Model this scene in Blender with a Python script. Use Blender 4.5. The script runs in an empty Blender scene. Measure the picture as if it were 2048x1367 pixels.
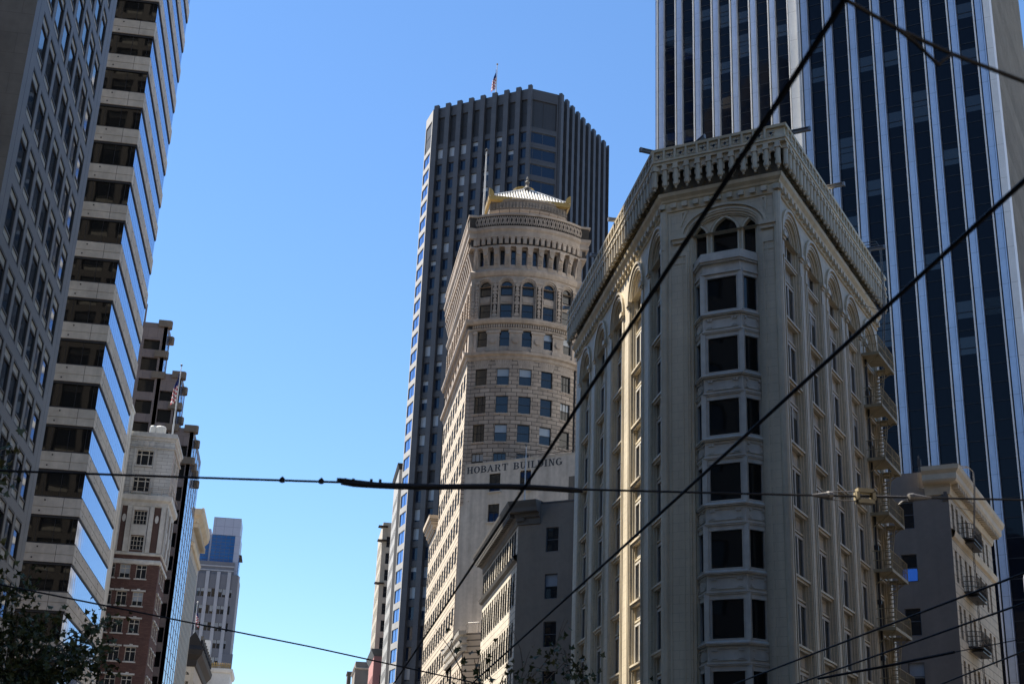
import bpy, math, random
from mathutils import Matrix, Vector
R = math.radians
random.seed(7)
sc = bpy.context.scene
COL = sc.collection

# ------------------------------------------------------------------ camera
YAW, PITCH, ROLL, FPX = R(8.229577683), R(21.153760681), R(2.314574063), 2736.69
EYE = Vector((0, 0, 1.7))
_fw = Vector((math.sin(YAW)*math.cos(PITCH), math.cos(YAW)*math.cos(PITCH), math.sin(PITCH)))
_r = Vector((math.cos(YAW), -math.sin(YAW), 0)); _u = _r.cross(_fw)
_r2 = _r*math.cos(ROLL)+_u*math.sin(ROLL); _u2 = -_r*math.sin(ROLL)+_u*math.cos(ROLL)
cd = bpy.data.cameras.new('camera'); cam = bpy.data.objects.new('camera', cd); COL.objects.link(cam)
cam.matrix_world = Matrix(((_r2.x, _u2.x, -_fw.x, EYE.x), (_r2.y, _u2.y, -_fw.y, EYE.y), (_r2.z, _u2.z, -_fw.z, EYE.z), (0, 0, 0, 1)))
cd.sensor_width = 36; cd.lens = FPX*36/2048; cd.clip_start = .1; cd.clip_end = 6000
cd.dof.use_dof = True; cd.dof.focus_distance = 90; cd.dof.aperture_fstop = 2.8
sc.camera = cam
def score(p):
    """larger = closer to the lens and inside the picture"""
    d = Vector(p)-EYE; w = d.dot(_fw)
    if w < 1: return -1e9
    x = d.dot(_r2)/w*FPX; y = d.dot(_u2)/w*FPX
    return (0 if abs(x) < 1060 and abs(y) < 720 else -1e5)-d.length

# ------------------------------------------------------------------ sky, sun, exposure
SUN_AZ, SUN_EL = R(-46.4), R(58)          # azimuth clockwise from the street axis (+Y)
w = bpy.data.worlds.new('World'); sc.world = w; w.use_nodes = True
nt = w.node_tree; bg = nt.nodes['Background']
sky = nt.nodes.new('ShaderNodeTexSky'); sky.sky_type = 'NISHITA'; sky.sun_disc = False
sky.sun_elevation = SUN_EL; sky.sun_rotation = SUN_AZ; sky.altitude = 20
sky.air_density = 1.2; sky.dust_density = 0; sky.ozone_density = 7.5
hs = nt.nodes.new('ShaderNodeHueSaturation'); hs.inputs['Saturation'].default_value = 1.05
nt.links.new(sky.outputs[0], hs.inputs['Color']); nt.links.new(hs.outputs[0], bg.inputs[0]); bg.inputs[1].default_value = .066
sd = bpy.data.lights.new('sun', 'SUN'); sd.energy = 5.0; sd.angle = R(.53); sd.color = (1, .93, .82)
sun = bpy.data.objects.new('sun', sd); COL.objects.link(sun)
sv = Vector((math.sin(SUN_AZ)*math.cos(SUN_EL), math.cos(SUN_AZ)*math.cos(SUN_EL), math.sin(SUN_EL)))
sun.rotation_euler = sv.to_track_quat('Z', 'Y').to_euler(); sun.location = (0, 0, 300)
sc.view_settings.view_transform = 'Standard'; sc.view_settings.look = 'None'
sc.view_settings.exposure = 1.5; sc.view_settings.gamma = 1
sc.cycles.max_bounces = 6; sc.cycles.diffuse_bounces = 3; sc.cycles.glossy_bounces = 4; sc.cycles.caustics_reflective = False

# ------------------------------------------------------------------ materials
def mat(name, col, rough=.65, spec=.4, blotch=.12, streak=0., joints=None, jdark=.55, jsize=.02, metallic=0., bump=.15,
        var=0., coat=0., ior=None, wave=0., offset=.5, speck=0.):
    m = bpy.data.materials.new(name); m.use_nodes = True; t = m.node_tree; n = t.nodes; l = t.links
    b = n['Principled BSDF']
    b.inputs['Roughness'].default_value = rough; b.inputs['Metallic'].default_value = metallic
    b.inputs['Specular IOR Level'].default_value = spec
    if ior: b.inputs['IOR'].default_value = ior
    if coat: b.inputs['Coat Weight'].default_value = coat; b.inputs['Coat Roughness'].default_value = .03
    uv = n.new('ShaderNodeUVMap'); uv.uv_map = 'UVMap'
    tc = n.new('ShaderNodeTexCoord')
    def rgb(c): 
        x = n.new('ShaderNodeRGB'); x.outputs[0].default_value = (*c, 1); return x.outputs[0]
    def mul(a, fac, scale, amount, vec, detail=4.):
        tx = n.new('ShaderNodeTexNoise'); tx.inputs['Scale'].default_value = scale; tx.inputs['Detail'].default_value = detail
        l.new(vec, tx.inputs['Vector'])
        mr = n.new('ShaderNodeMapRange'); mr.inputs[1].default_value = .3; mr.inputs[2].default_value = .7
        mr.inputs[3].default_value = 1-amount; mr.inputs[4].default_value = 1+amount*.6; l.new(tx.outputs['Fac'], mr.inputs[0])
        mx = n.new('ShaderNodeVectorMath'); mx.operation = 'SCALE'; l.new(a, mx.inputs[0]); l.new(mr.outputs[0], mx.inputs['Scale'])
        return mx.outputs[0], tx
    c = rgb(col); heights = []
    if joints:
        br = n.new('ShaderNodeTexBrick'); l.new(uv.outputs[0], br.inputs['Vector'])
        br.inputs['Scale'].default_value = 1; br.inputs['Brick Width'].default_value = joints[0]; br.inputs['Row Height'].default_value = joints[1]
        br.inputs['Mortar Size'].default_value = jsize; br.inputs['Mortar Smooth'].default_value = .3; br.offset = offset
        k = 1+var; q = 1-var
        br.inputs['Color1'].default_value = (*[x*k for x in col], 1); br.inputs['Color2'].default_value = (*[x*q for x in col], 1)
        br.inputs['Mortar'].default_value = (*[x*jdark for x in col], 1)
        c = br.outputs['Color']; heights.append(br.outputs['Fac'])
    if blotch:
        c, tx = mul(c, 1, .35, blotch, tc.outputs['Object'])
        c, tx = mul(c, 1, 2.7, blotch*.6, tc.outputs['Object'], 6)
    if speck:
        c, tx = mul(c, 1, 30, speck, tc.outputs['Object'], 2)
    if streak:
        mp = n.new('ShaderNodeMapping'); mp.inputs['Scale'].default_value = (1.6, .09, 1); l.new(uv.outputs[0], mp.inputs['Vector'])
        c, tx = mul(c, 1, 1, streak, mp.outputs[0], 5)
    l.new(c, b.inputs['Base Color'])
    if bump or wave:
        bp = n.new('ShaderNodeBump'); bp.inputs['Strength'].default_value = bump if bump else 1; bp.inputs['Distance'].default_value = .02
        if wave:
            tx = n.new('ShaderNodeTexNoise'); tx.inputs['Scale'].default_value = .55; tx.inputs['Detail'].default_value = 1; l.new(tc.outputs['Object'], tx.inputs['Vector'])
            bp.inputs['Strength'].default_value = 1; bp.inputs['Distance'].default_value = wave; l.new(tx.outputs['Fac'], bp.inputs['Height'])
        elif heights:
            bp.invert = True; l.new(heights[0], bp.inputs['Height'])
        else:
            tx = n.new('ShaderNodeTexNoise'); tx.inputs['Scale'].default_value = 9; tx.inputs['Detail'].default_value = 6; l.new(tc.outputs['Object'], tx.inputs['Vector']); l.new(tx.outputs['Fac'], bp.inputs['Height'])
        l.new(bp.outputs[0], b.inputs['Normal'])
    return m
M = {}
M['asphalt'] = mat('asphalt', (.05, .05, .052), .85, blotch=.2)
M['paving'] = mat('paving', (.24, .21, .19), .8, joints=(.9, .9))
M['paint'] = mat('road_paint', (.75, .75, .7), .7)
M['cream'] = mat('cream_terracotta', (.60, .515, .37), .5, joints=(1.3, .42), jdark=.72, jsize=.012, streak=.13, blotch=.1, bump=.12)
M['cream_plain'] = mat('cream_moulding', (.60, .515, .37), .5, blotch=.14, streak=.16, bump=.06)
M['cream_gold'] = mat('cream_cornice', (.62, .52, .35), .5, blotch=.15, streak=.18, bump=.06)
M['white_panel'] = mat('white_painted_metal', (.60, .56, .48), .55, blotch=.2, streak=.15, bump=.1)
M['leaf_gild'] = mat('weathered_leaf_ornament', (.24, .19, .10), .7, blotch=.45)
M['shade_brown'] = mat('shade_brown_recess', (.20, .175, .13), .9, blotch=.3)  # dark tone stands in for the shade behind the pendant arcade
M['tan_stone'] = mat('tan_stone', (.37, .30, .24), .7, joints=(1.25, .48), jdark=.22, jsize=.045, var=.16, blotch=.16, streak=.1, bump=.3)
M['tan_smooth'] = mat('tan_stone_carved', (.41, .335, .27), .7, blotch=.22, streak=.15, bump=.2)
M['tan_relief'] = mat('tan_stone_relief', (.24, .205, .17), .75, blotch=.4, bump=.4, speck=.25)
M['tan_lit_side'] = mat('sunlit_tan_courses', (.58, .49, .38), .7, joints=(9., .62), jdark=.28, jsize=.075, blotch=.07, bump=.3)  # street side: stone paled to carry part of its sunlight
M['tan_painted_shade'] = mat('tan_stone_painted_shade', (.055, .047, .04), .9, blotch=.3)  # shade between carved stonework put into a near-black stone colour
M['stucco'] = mat('grey_stucco', (.52, .48, .42), .9, blotch=.16, streak=.2, bump=.2)
M['letter'] = mat('dark_sign_paint', (.035, .042, .052), .7, blotch=.25)
M['gold'] = mat('gilded_metal', (.36, .24, .075), .5, metallic=.3, blotch=.3, bump=.1)
M['roof_tile'] = mat('silver_roof_tile', (.62, .61, .58), .35, metallic=.3, blotch=.2)
M['granite'] = mat('dark_granite', (.054, .056, .062), .5, joints=(40, 1.38), jdark=.6, jsize=.02, blotch=.1, var=.06)
M['granite_lit'] = mat('lit_granite_pale_stone', (.36, .345, .32), .6, blotch=.1)  # paler copy of the granite, sunlight put into the colour; also plain pale stone
M['louvre'] = mat('dark_louvre', (.03, .034, .042), .6, joints=(1.9, .22), jdark=.4, jsize=.03, blotch=.1)
M['grid_granite'] = mat('grey_granite', (.135, .118, .10), .45, joints=(2.91, 4.17), jdark=.6, jsize=.015, blotch=.1, offset=0)
M['grid_wall'] = mat('grey_stone_panels', (.19, .16, .125), .7, joints=(2.6, 1.45), jdark=.65, jsize=.015, blotch=.14, streak=.08, var=.07)
M['concrete'] = mat('pale_concrete', (.46, .425, .37), .6, blotch=.16, streak=.14, bump=.08)
M['brown'] = mat('brown_granite', (.15, .118, .108), .5, joints=(1.5, 1.78), jdark=.55, jsize=.03, blotch=.1, var=.08)
M['brown_cap'] = mat('brown_precast', (.13, .105, .08), .7, blotch=.15)
M['brick'] = mat('dark_brick', (.092, .048, .040), .85, joints=(.5, .17), jdark=.75, jsize=.02, var=.22, blotch=.15, bump=.15)
M['brick_dark'] = mat('dark_brick_infill', (.085, .05, .042), .85, blotch=.15)
M['terra'] = mat('white_terracotta', (.50, .49, .46), .5, joints=(1.5, .52), jdark=.45, jsize=.03, blotch=.14, var=.08)
M['terra_plain'] = mat('white_terracotta_moulding', (.50, .485, .45), .5, blotch=.2, streak=.15)
M['terra_warm'] = mat('warm_terracotta_relief', (.36, .29, .23), .6, blotch=.4)
M['beige'] = mat('beige_stone', (.43, .38, .30), .65, blotch=.12, streak=.1)
M['lt_grey'] = mat('light_grey_pilaster', (.30, .31, .34), .6, blotch=.06)
M['md_grey'] = mat('slate_grey_wall', (.13, .135, .155), .65, blotch=.08)
M['steel_panel'] = mat('blue_grey_panel', (.30, .33, .42), .4, joints=(2.6, 2.7), jdark=.6, jsize=.06, blotch=.05, offset=0)
M['dark_wood'] = mat('dark_painted_cornice', (.018, .015, .013), .75, blotch=.25)
M['white_wall'] = mat('white_wall', (.66, .65, .60), .7, blotch=.1)
M['pink'] = mat('pink_stucco', (.42, .20, .18), .85, blotch=.12)
M['aluminium'] = mat('silver_aluminium', (.44, .50, .60), .36, metallic=.55, spec=.6, joints=(50, 3.93), jdark=.5, jsize=.025, blotch=.09, bump=.1)
M['rib_white'] = mat('bright_aluminium', (.68, .68, .67), .4, spec=.6, joints=(50, 3.93), jdark=.55, jsize=.025, blotch=.08, bump=.1)
M['plank'] = mat('ribbed_concrete', (.34, .32, .28), .75, joints=(.5, 2.6), jdark=.62, jsize=.02, var=.12, blotch=.12)
M['gasket'] = mat('dark_gap', (.012, .014, .02), .5, blotch=0, bump=0)
M['wall_dark'] = mat('dark_grey_render', (.22, .19, .16), .9, blotch=.1, streak=.08)
M['wall_grey'] = mat('mid_grey_render', (.27, .225, .175), .9, blotch=.1, streak=.06)
M['rust_beige'] = mat('rusticated_beige', (.55, .47, .35), .7, joints=(1.6, .62), jdark=.3, jsize=.03, blotch=.15, bump=.4)
M['rust_warm'] = mat('rusticated_cream', (.62, .55, .44), .7, joints=(2.4, .52), jdark=.3, jsize=.03, blotch=.1, bump=.4)
M['cornice_dk'] = mat('brown_grey_cornice', (.13, .12, .105), .7, blotch=.2)
M['cornice_tan'] = mat('tan_cornice', (.55, .47, .34), .65, blotch=.15)
M['iron'] = mat('black_iron', (.03, .032, .036), .55, blotch=.2)
M['yellow_iron'] = mat('cream_painted_iron', (.38, .32, .20), .6, blotch=.25)
M['cable'] = mat('black_cable', (.008, .008, .009), .6, spec=.25, blotch=0, bump=0)
M['wire_metal'] = mat('galvanised_fitting', (.15, .14, .13), .5, metallic=.3, blotch=.2)
M['pole_white'] = mat('white_pole_paint', (.62, .62, .60), .45, blotch=.15)
M['pole_grey'] = mat('grey_pole_paint', (.20, .21, .235), .5, blotch=.1)
M['bark'] = mat('bark', (.16, .13, .10), .9, blotch=.3)
M['leaf'] = mat('leaf_green', (.050, .072, .026), .5, blotch=.3, bump=0)
M['leaf2'] = mat('leaf_olive', (.085, .088, .030), .5, blotch=.3, bump=0)
M['flag_red'] = mat('flag_red', (.45, .04, .05), .8, blotch=.05, bump=0)
M['flag_white'] = mat('flag_white', (.75, .74, .72), .8, blotch=.05, bump=0)
M['flag_blue'] = mat('flag_blue', (.03, .05, .20), .8, blotch=.05, bump=0)
M['frame_white'] = mat('white_window_frame', (.52, .48, .41), .55, blotch=.2)
M['frame_dark'] = mat('dark_window_frame', (.03, .026, .022), .5, blotch=.1)
M['frame_steel'] = mat('steel_window_frame', (.10, .11, .12), .5, blotch=.1)
M['tan_pane'] = mat('tan_spandrel_pane', (.34, .315, .26), .4, blotch=.1)
M['tan_blind'] = mat('beige_blind', (.30, .28, .23), .4, coat=.6, blotch=.1)
M['blind'] = mat('pale_blind', (.30, .33, .36), .35, coat=.8, blotch=.05, bump=0)
# glass: dark, mirror-like; the sky and the buildings opposite do the rest
M['glass'] = mat('window_glass', (.012, .014, .017), .03, spec=.5, ior=1.6, blotch=0, wave=.004)
M['glass_coated'] = mat('coated_glass', (.012, .016, .022), .03, spec=.7, ior=2.3, blotch=0, wave=.003)
M['glass_navy'] = mat('navy_glass', (.008, .018, .042), .04, spec=.5, blotch=0, ior=1.5, wave=.006)
M['glass_deep'] = mat('deep_navy_glass', (.004, .007, .015), .04, spec=.35, blotch=0, ior=1.32, wave=.012)
M['glass_dull'] = mat('dull_dark_glass', (.012, .012, .013), .35, spec=.15, blotch=0, ior=1.2, bump=0)
M['glass_blue'] = mat('blue_mirror_glass', (.10, .22, .50), .03, metallic=.75, blotch=0, wave=.002)
M['glass_teal'] = mat('teal_glass', (.012, .10, .30), .08, spec=.5, ior=1.45, blotch=.12, wave=.004)
M['glass_black'] = mat('smoked_glass', (.010, .010, .010), .03, spec=.5, ior=1.5, blotch=0, wave=.006)
M['lamp_glow'] = mat('lit_lamp', (.8, .6, .4), .5)
_b = M['lamp_glow'].node_tree.nodes['Principled BSDF']; _b.inputs['Emission Color'].default_value = (1, .55, .25, 1); _b.inputs['Emission Strength'].default_value = .5

# ------------------------------------------------------------------ mesh builder
def frame(o, u, d):
    o = Vector((o[0], o[1])); u = Vector((u[0], u[1])); d = Vector((d[0], d[1]))
    def T(a, b, z): return (o.x+u.x*a+d.x*b, o.y+u.y*a+d.y*b, z)
    T.mat = lambda a, b, z: Matrix(((u.x, d.x, 0, o.x+u.x*a+d.x*b), (u.y, d.y, 0, o.y+u.y*a+d.y*b), (0, 0, 1, z), (0, 0, 0, 1)))
    return T
IDT = frame((0, 0), (1, 0), (0, 1))
class MB:
    def __init__(s, T=IDT): s.v = []; s.f = []; s.m = []; s.uv = []; s.T = T
    def face(s, pts, m=0, uv=None):
        i = len(s.v); s.v += [s.T(*p) for p in pts]; s.f.append(tuple(range(i, i+len(pts)))); s.m.append(m)
        if uv is None:
            a = Vector(pts[0]); n = Vector((0, 0, 0))
            for k in range(1, len(pts)-1): n += (Vector(pts[k])-a).cross(Vector(pts[k+1])-a)
            ax = [abs(n.x), abs(n.y), abs(n.z)]
            if ax[1] >= ax[0] and ax[1] >= ax[2]*.7: uv = [(p[0], p[2]) for p in pts]
            elif ax[0] >= ax[2]*.7: uv = [(p[1], p[2]) for p in pts]
            else: uv = [(p[0], p[1]) for p in pts]
        s.uv += uv
    def box(s, u0, u1, d0, d1, z0, z1, m=0):
        a = (u0, d0, z0); b = (u1, d0, z0); c = (u1, d1, z0); d = (u0, d1, z0); e = (u0, d0, z1); f = (u1, d0, z1); g = (u1, d1, z1); h = (u0, d1, z1)
        for q in ((a, b, f, e), (b, c, g, f), (c, d, h, g), (d, a, e, h), (e, f, g, h), (d, c, b, a)): s.face(q, m)
    def prism(s, poly, d0, d1, m=0, back=False):
        n = len(poly)
        s.face([(p[0], d0, p[1]) for p in poly], m)
        if back: s.face([(p[0], d1, p[1]) for p in poly[::-1]], m)
        for i in range(n):
            p = poly[i]; q = poly[(i+1) % n]; s.face([(p[0], d0, p[1]), (p[0], d1, p[1]), (q[0], d1, q[1]), (q[0], d0, q[1])], m)
    def hprism(s, poly, z0, z1, m=0):            # polygon in plan
        n = len(poly)
        s.face([(p[0], p[1], z1) for p in poly], m); s.face([(p[0], p[1], z0) for p in poly[::-1]], m)
        for i in range(n):
            p = poly[i]; q = poly[(i+1) % n]; s.face([(p[0], p[1], z0), (q[0], q[1], z0), (q[0], q[1], z1), (p[0], p[1], z1)], m)
    def ring(s, inner, outer, d0, d1, m=0):      # band between two (u,z) polylines
        for i in range(len(inner)-1):
            a, b, c, d = inner[i], inner[i+1], outer[i+1], outer[i]
            s.face([(a[0], d0, a[1]), (b[0], d0, b[1]), (c[0], d0, c[1]), (d[0], d0, d[1])], m)
            s.face([(a[0], d0, a[1]), (a[0], d1, a[1]), (b[0], d1, b[1]), (b[0], d0, b[1])], m)
            s.face([(d[0], d0, d[1]), (c[0], d0, c[1]), (c[0], d1, c[1]), (d[0], d1, d[1])], m)
    def tube(s, pts, r, n=6, m=0, cap=True):
        P = [Vector(p) for p in pts]; rs = r if isinstance(r, (list, tuple)) else [r]*len(P); rings = []
        for i, p in enumerate(P):
            t = (P[min(i+1, len(P)-1)]-P[max(i-1, 0)]).normalized(); a = Vector((0, 0, 1)) if abs(t.z) < .9 else Vector((1, 0, 0))
            x = t.cross(a).normalized(); y = t.cross(x)
            rings.append([p+(x*math.cos(2*math.pi*k/n)+y*math.sin(2*math.pi*k/n))*rs[i] for k in range(n)])
        for i in range(len(P)-1):
            for k in range(n): s.face([rings[i][k], rings[i][(k+1) % n], rings[i+1][(k+1) % n], rings[i+1][k]], m)
        if cap: s.face(rings[0][::-1], m); s.face(rings[-1], m)
    def lathe(s, c, prof, n=10, m=0):
        for (r0, z0), (r1, z1) in zip(prof, prof[1:]):
            for k in range(n):
                a = 2*math.pi*k/n; b = 2*math.pi*(k+1)/n
                q = [(c[0]+r0*math.cos(a), c[1]+r0*math.sin(a), z0), (c[0]+r0*math.cos(b), c[1]+r0*math.sin(b), z0), (c[0]+r1*math.cos(b), c[1]+r1*math.sin(b), z1), (c[0]+r1*math.cos(a), c[1]+r1*math.sin(a), z1)]
                s.face(q, m)
    def punched(s, u0, u1, z0, z1, cols, rows, dep, m=0, step=None):
        """wall face at d=0 with a real opening at every column x row"""
        us = sorted({u0, u1, *[x for c in cols for x in c]}); zs = sorted({z0, z1, *[x for c in rows for x in c]})
        isc = lambda a, b: any(c[0]-1e-6 <= a and b <= c[1]+1e-6 for c in cols)
        isr = lambda a, b: any(c[0]-1e-6 <= a and b <= c[1]+1e-6 for c in rows)
        def strip(a, b, c, d):
            k = max(1, int((b-a)/step+.999)) if step else 1
            for i in range(k): s.face([(a+(b-a)*i/k, 0, c), (a+(b-a)*(i+1)/k, 0, c), (a+(b-a)*(i+1)/k, 0, d), (a+(b-a)*i/k, 0, d)], m)
        for c, d in zip(zs, zs[1:]):
            if not isr(c, d): 
                if step:
                    for a, b in zip(us, us[1:]): strip(a, b, c, d)
                else: strip(u0, u1, c, d)
                continue
            for a, b in zip(us, us[1:]):
                if not isc(a, b): strip(a, b, c, d); continue
                s.face([(a, 0, c), (a, dep, c), (a, dep, d), (a, 0, d)], m); s.face([(b, 0, c), (b, dep, c), (b, dep, d), (b, 0, d)], m)
                s.face([(a, 0, c), (b, 0, c), (b, dep, c), (a, dep, c)], m); s.face([(a, 0, d), (b, 0, d), (b, dep, d), (a, dep, d)], m)
    def build(s, name, mats, parent=None, **tags):
        me = bpy.data.meshes.new(name)
        o0 = Vector((0, 0, 0)); q = parent
        while q: o0 += q.location; q = q.parent
        me.from_pydata([tuple(Vector(p)-o0) for p in s.v], [], s.f)
        for m in mats: me.materials.append(M[m])
        me.polygons.foreach_set('material_index', s.m)
        uvl = me.uv_layers.new(name='UVMap'); uvl.data.foreach_set('uv', [x for p in s.uv for x in p])
        me.update(); ob = bpy.data.objects.new(name, me); COL.objects.link(ob)
        if parent: ob.parent = parent
        for k, v in tags.items(): ob[k] = v
        return ob
def sweep(mb, pts, prof, m=0, closed=False):
    """mitred moulding: pts = plan polyline, outward = left-hand normal turned by sign; prof = [(out,z)...]"""
    P = [Vector((p[0], p[1])) for p in pts]; N = []
    for i in range(len(P)):
        ns = []
        for a, b in ((i-1, i), (i, i+1)):
            if 0 <= a and b < len(P):
                t = (P[b]-P[a]).normalized(); ns.append(Vector((t.y, -t.x)))
        n = ns[0] if len(ns) == 1 else (ns[0]+ns[1]).normalized()/max(.35, math.cos(ns[0].angle(ns[1])/2))
        N.append(n)
    for (o0, z0), (o1, z1) in zip(prof, prof[1:]):
        acc = 0
        for i in range(len(P)-1):
            L = (P[i+1]-P[i]).length
            a = P[i]+N[i]*o0; b = P[i+1]+N[i+1]*o0; c = P[i+1]+N[i+1]*o1; d = P[i]+N[i]*o1
            mb.face([(a.x, a.y, z0), (b.x, b.y, z0), (c.x, c.y, z1), (d.x, d.y, z1)], m, [(acc, z0-o0), (acc+L, z0-o0), (acc+L, z1-o1), (acc, z1-o1)]); acc += L
def thing(name, loc, label, cat, group=None, kind=None):
    o = bpy.data.objects.new(name, None); COL.objects.link(o); o.location = loc; o['label'] = label; o['category'] = cat
    o.empty_display_size = 1
    if group: o['group'] = group
    return o
def tag(o, label, cat, group=None):
    o['label'] = label; o['category'] = cat
    if group: o['group'] = group
    return o
PROTO = {}
WM = ['glass', 'frame_dark', 'blind', 'frame_white', 'tan_pane', 'frame_steel', 'glass_navy', 'glass_black', 'tan_blind', 'louvre', 'glass_teal', 'glass_blue', 'glass_coated', 'glass_dull']
W = {k: i for i, k in enumerate(WM)}
def proto(key, pane, fr=None):
    PROTO[key] = (pane, fr, {})
def place(parent, items, cap=100, name='window', subs=True):
    """items: (proto key, frame, u, d, z).  The nearest ones in view become parts, the rest one part."""
    loc = parent.location
    items = sorted(items, key=lambda q: -score(q[1](q[2]+.8, q[3], q[4]+1)))
    for it in items[:cap]:
        key, T, u, d, z = it; pane, fr, cache = PROTO[key]
        mw = T.mat(u, d, z); mw.translation -= loc
        prev = None
        for nm, mb in ((name, pane), ('frame', fr if subs else None)):
            if mb is None: continue
            if nm not in cache:
                o = mb.build(nm, WM); cache[nm] = o.data; COL.objects.unlink(o); bpy.data.objects.remove(o)
            o = bpy.data.objects.new(nm, cache[nm]); COL.objects.link(o)
            if prev is None: o.parent = parent; o.matrix_local = mw; prev = o
            else: o.parent = prev
    rest = items[cap:]
    if rest:
        mb = MB()
        for key, T, u, d, z in rest:
            pane, fr, _ = PROTO[key]
            for q in (pane, fr):
                if q is None: continue
                i = len(mb.v); mb.v += [T(u+p[0], d+p[1], z+p[2]) for p in q.v]; mb.f += [tuple(k+i for k in f) for f in q.f]; mb.m += q.m; mb.uv += q.uv
        mb.build('far_'+name+'s', WM, parent, kind='stuff')
def sash(w, h, frame_m='frame_dark', glass='glass', ft=.07, bars=((), (.5,)), blind=0., fd=.05, blind_m='blind'):
    """pane mesh + frame mesh for a window w x h; bars = vertical and horizontal positions 0..1"""
    p = MB(); g = W[glass]
    if blind > 0: 
        p.face([(0, .06, h*(1-blind)), (w, .06, h*(1-blind)), (w, .06, h), (0, .06, h)], W[blind_m]); p.face([(0, .06, 0), (w, .06, 0), (w, .06, h*(1-blind)), (0, .06, h*(1-blind))], g)
    else: p.face([(0, .06, 0), (w, .06, 0), (w, .06, h), (0, .06, h)], g)
    f = MB(); k = W[frame_m]
    f.box(0, ft, 0, .07, 0, h, k); f.box(w-ft, w, 0, .07, 0, h, k); f.box(ft, w-ft, 0, .07, 0, ft, k); f.box(ft, w-ft, 0, .07, h-ft, h, k)
    for b in bars[0]: f.box(w*b-fd/2, w*b+fd/2, .01, .07, ft, h-ft, k)
    for b in bars[1]: f.box(ft, w-ft, .01, .065, h*b-fd/2, h*b+fd/2, k)
    return p, f
def arc(cx, cz, rx, rz, a0, a1, n): return [(cx+rx*math.cos(R(a0+(a1-a0)*i/n)), cz+rz*math.sin(R(a0+(a1-a0)*i/n))) for i in range(n+1)]
def arch_wall(mb, u0, u1, z0, z1, cx, hw, rise, dep, m=0, n=14, power=1.):
    """wall face between z0 (springing) and z1 with an arched hole"""
    A = [(cx-hw*math.cos(math.pi*i/n), z0+rise*math.sin(math.pi*i/n)**power) for i in range(n+1)]
    for a, b in zip(A, A[1:]):
        mb.face([(a[0], 0, a[1]), (b[0], 0, b[1]), (b[0], 0, z1), (a[0], 0, z1)], m); mb.face([(a[0], 0, a[1]), (a[0], dep, a[1]), (b[0], dep, b[1]), (b[0], 0, b[1])], m)
    if cx-hw > u0: mb.face([(u0, 0, z0), (cx-hw, 0, z0), (cx-hw, 0, z1), (u0, 0, z1)], m)
    if cx+hw < u1: mb.face([(cx+hw, 0, z0), (u1, 0, z0), (u1, 0, z1), (cx+hw, 0, z1)], m)
    return A
def lancet(cx, hw, z0, zs, rise, n=7):
    """pointed opening outline"""
    L = [(cx-hw, z0), (cx-hw, zs)]
    L += [(cx-hw*(1-(i/n))**1.0*1.0 if False else cx-hw*math.cos(math.pi/2*i/n)**.85, zs+rise*(i/n)**.75*math.sin(math.pi/2*i/n)**.35) for i in range(1, n)]
    L.append((cx, zs+rise)); return L+[(2*cx-a, b) for a, b in L[-2::-1]]
A36 = R(36.8); DR = (math.sin(A36), math.cos(A36)); DF = (math.cos(A36), -math.sin(A36)); NF = (-DR[0], -DR[1])
# ================================================================== setting: ground, road, pavements
def sheet(name, x0, x1, y0, y1, z, m):
    mb = MB(); mb.face([(x0, y0, z), (x1, y0, z), (x1, y1, z), (x0, y1, z)]); return mb.build(name, [m], None, kind='structure')
sheet('ground', -2500, 2500, -2500, 3500, -.16, 'paving')
sheet('road', -13.5, 11.5, -300, 1500, -.15, 'asphalt')
mb = MB(); mb.box(-20, -13.5, -300, 1500, -.155, 0); mb.build('pavement', ['paving'], None, kind='structure')
mb = MB(); mb.box(11.5, 16.5, -300, 1500, -.155, 0); mb.build('pavement', ['paving'], None, kind='structure')
mb = MB()
for k in range(60):
    for x in (-6.5, 4.6): mb.face([(x, -40+k*9, -.146), (x+.12, -40+k*9, -.146), (x+.12, -36+k*9, -.146), (x, -36+k*9, -.146)])
mb.build('road_markings', ['paint'], None, kind='structure')

# ================================================================== A: dark tower with a grid of windows, far left
LX = -20.
A = thing('office_tower', (-38, 89, 0), 'dark grey granite office tower with diamond-looking grid of slim windows, leftmost in the picture', 'tower')
TS = frame((LX, 76.9), (0, 1), (-1, 0)); TB = frame((LX, 101.3), (-1, 0), (0, -1))
cols = [(2.15+2.91*k, 4.45+2.91*k) for k in range(7)]; top = [40.0+4.17*k for k in range(-8, 32)]; rows = [(t-3.45, t) for t in top]
mb = MB(TS); mb.punched(0, 24.4, 0, 176, cols, rows, .16); mb.build('street_wall', ['grid_granite'], A)
colsb = [(2.15+2.91*k, 4.45+2.91*k) for k in range(7)]
mb = MB(TB); mb.punched(0, 24.4, 0, 176, colsb, rows, .32); mb.build('rear_wall', ['grid_granite'], A)
mb = MB(); mb.face([(-55, 76.9, 0), (LX, 76.9, 0), (LX, 76.9, 176), (-55, 76.9, 176)]); mb.face([(-55, 76.9, 0), (-55, 101.3, 0), (-55, 101.3, 176), (-55, 76.9, 176)]); mb.face([(-55, 101.3, 0), (LX-24.4, 101.3, 0), (LX-24.4, 101.3, 176), (-55, 101.3, 176)])
mb.build('front_wall', ['grid_wall'], A)
mb = MB(); mb.box(-54.5, LX-.34, 77.3, 100.96, 0, 175.8); mb.build('core', ['gasket'], A)
mb = MB(TS); mb.box(1.02, 1.06, -.004, .02, 0, 176); mb.box(23.1, 23.14, -.004, .02, 0, 176); mb.build('panel_joint', ['gasket'], A)
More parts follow.
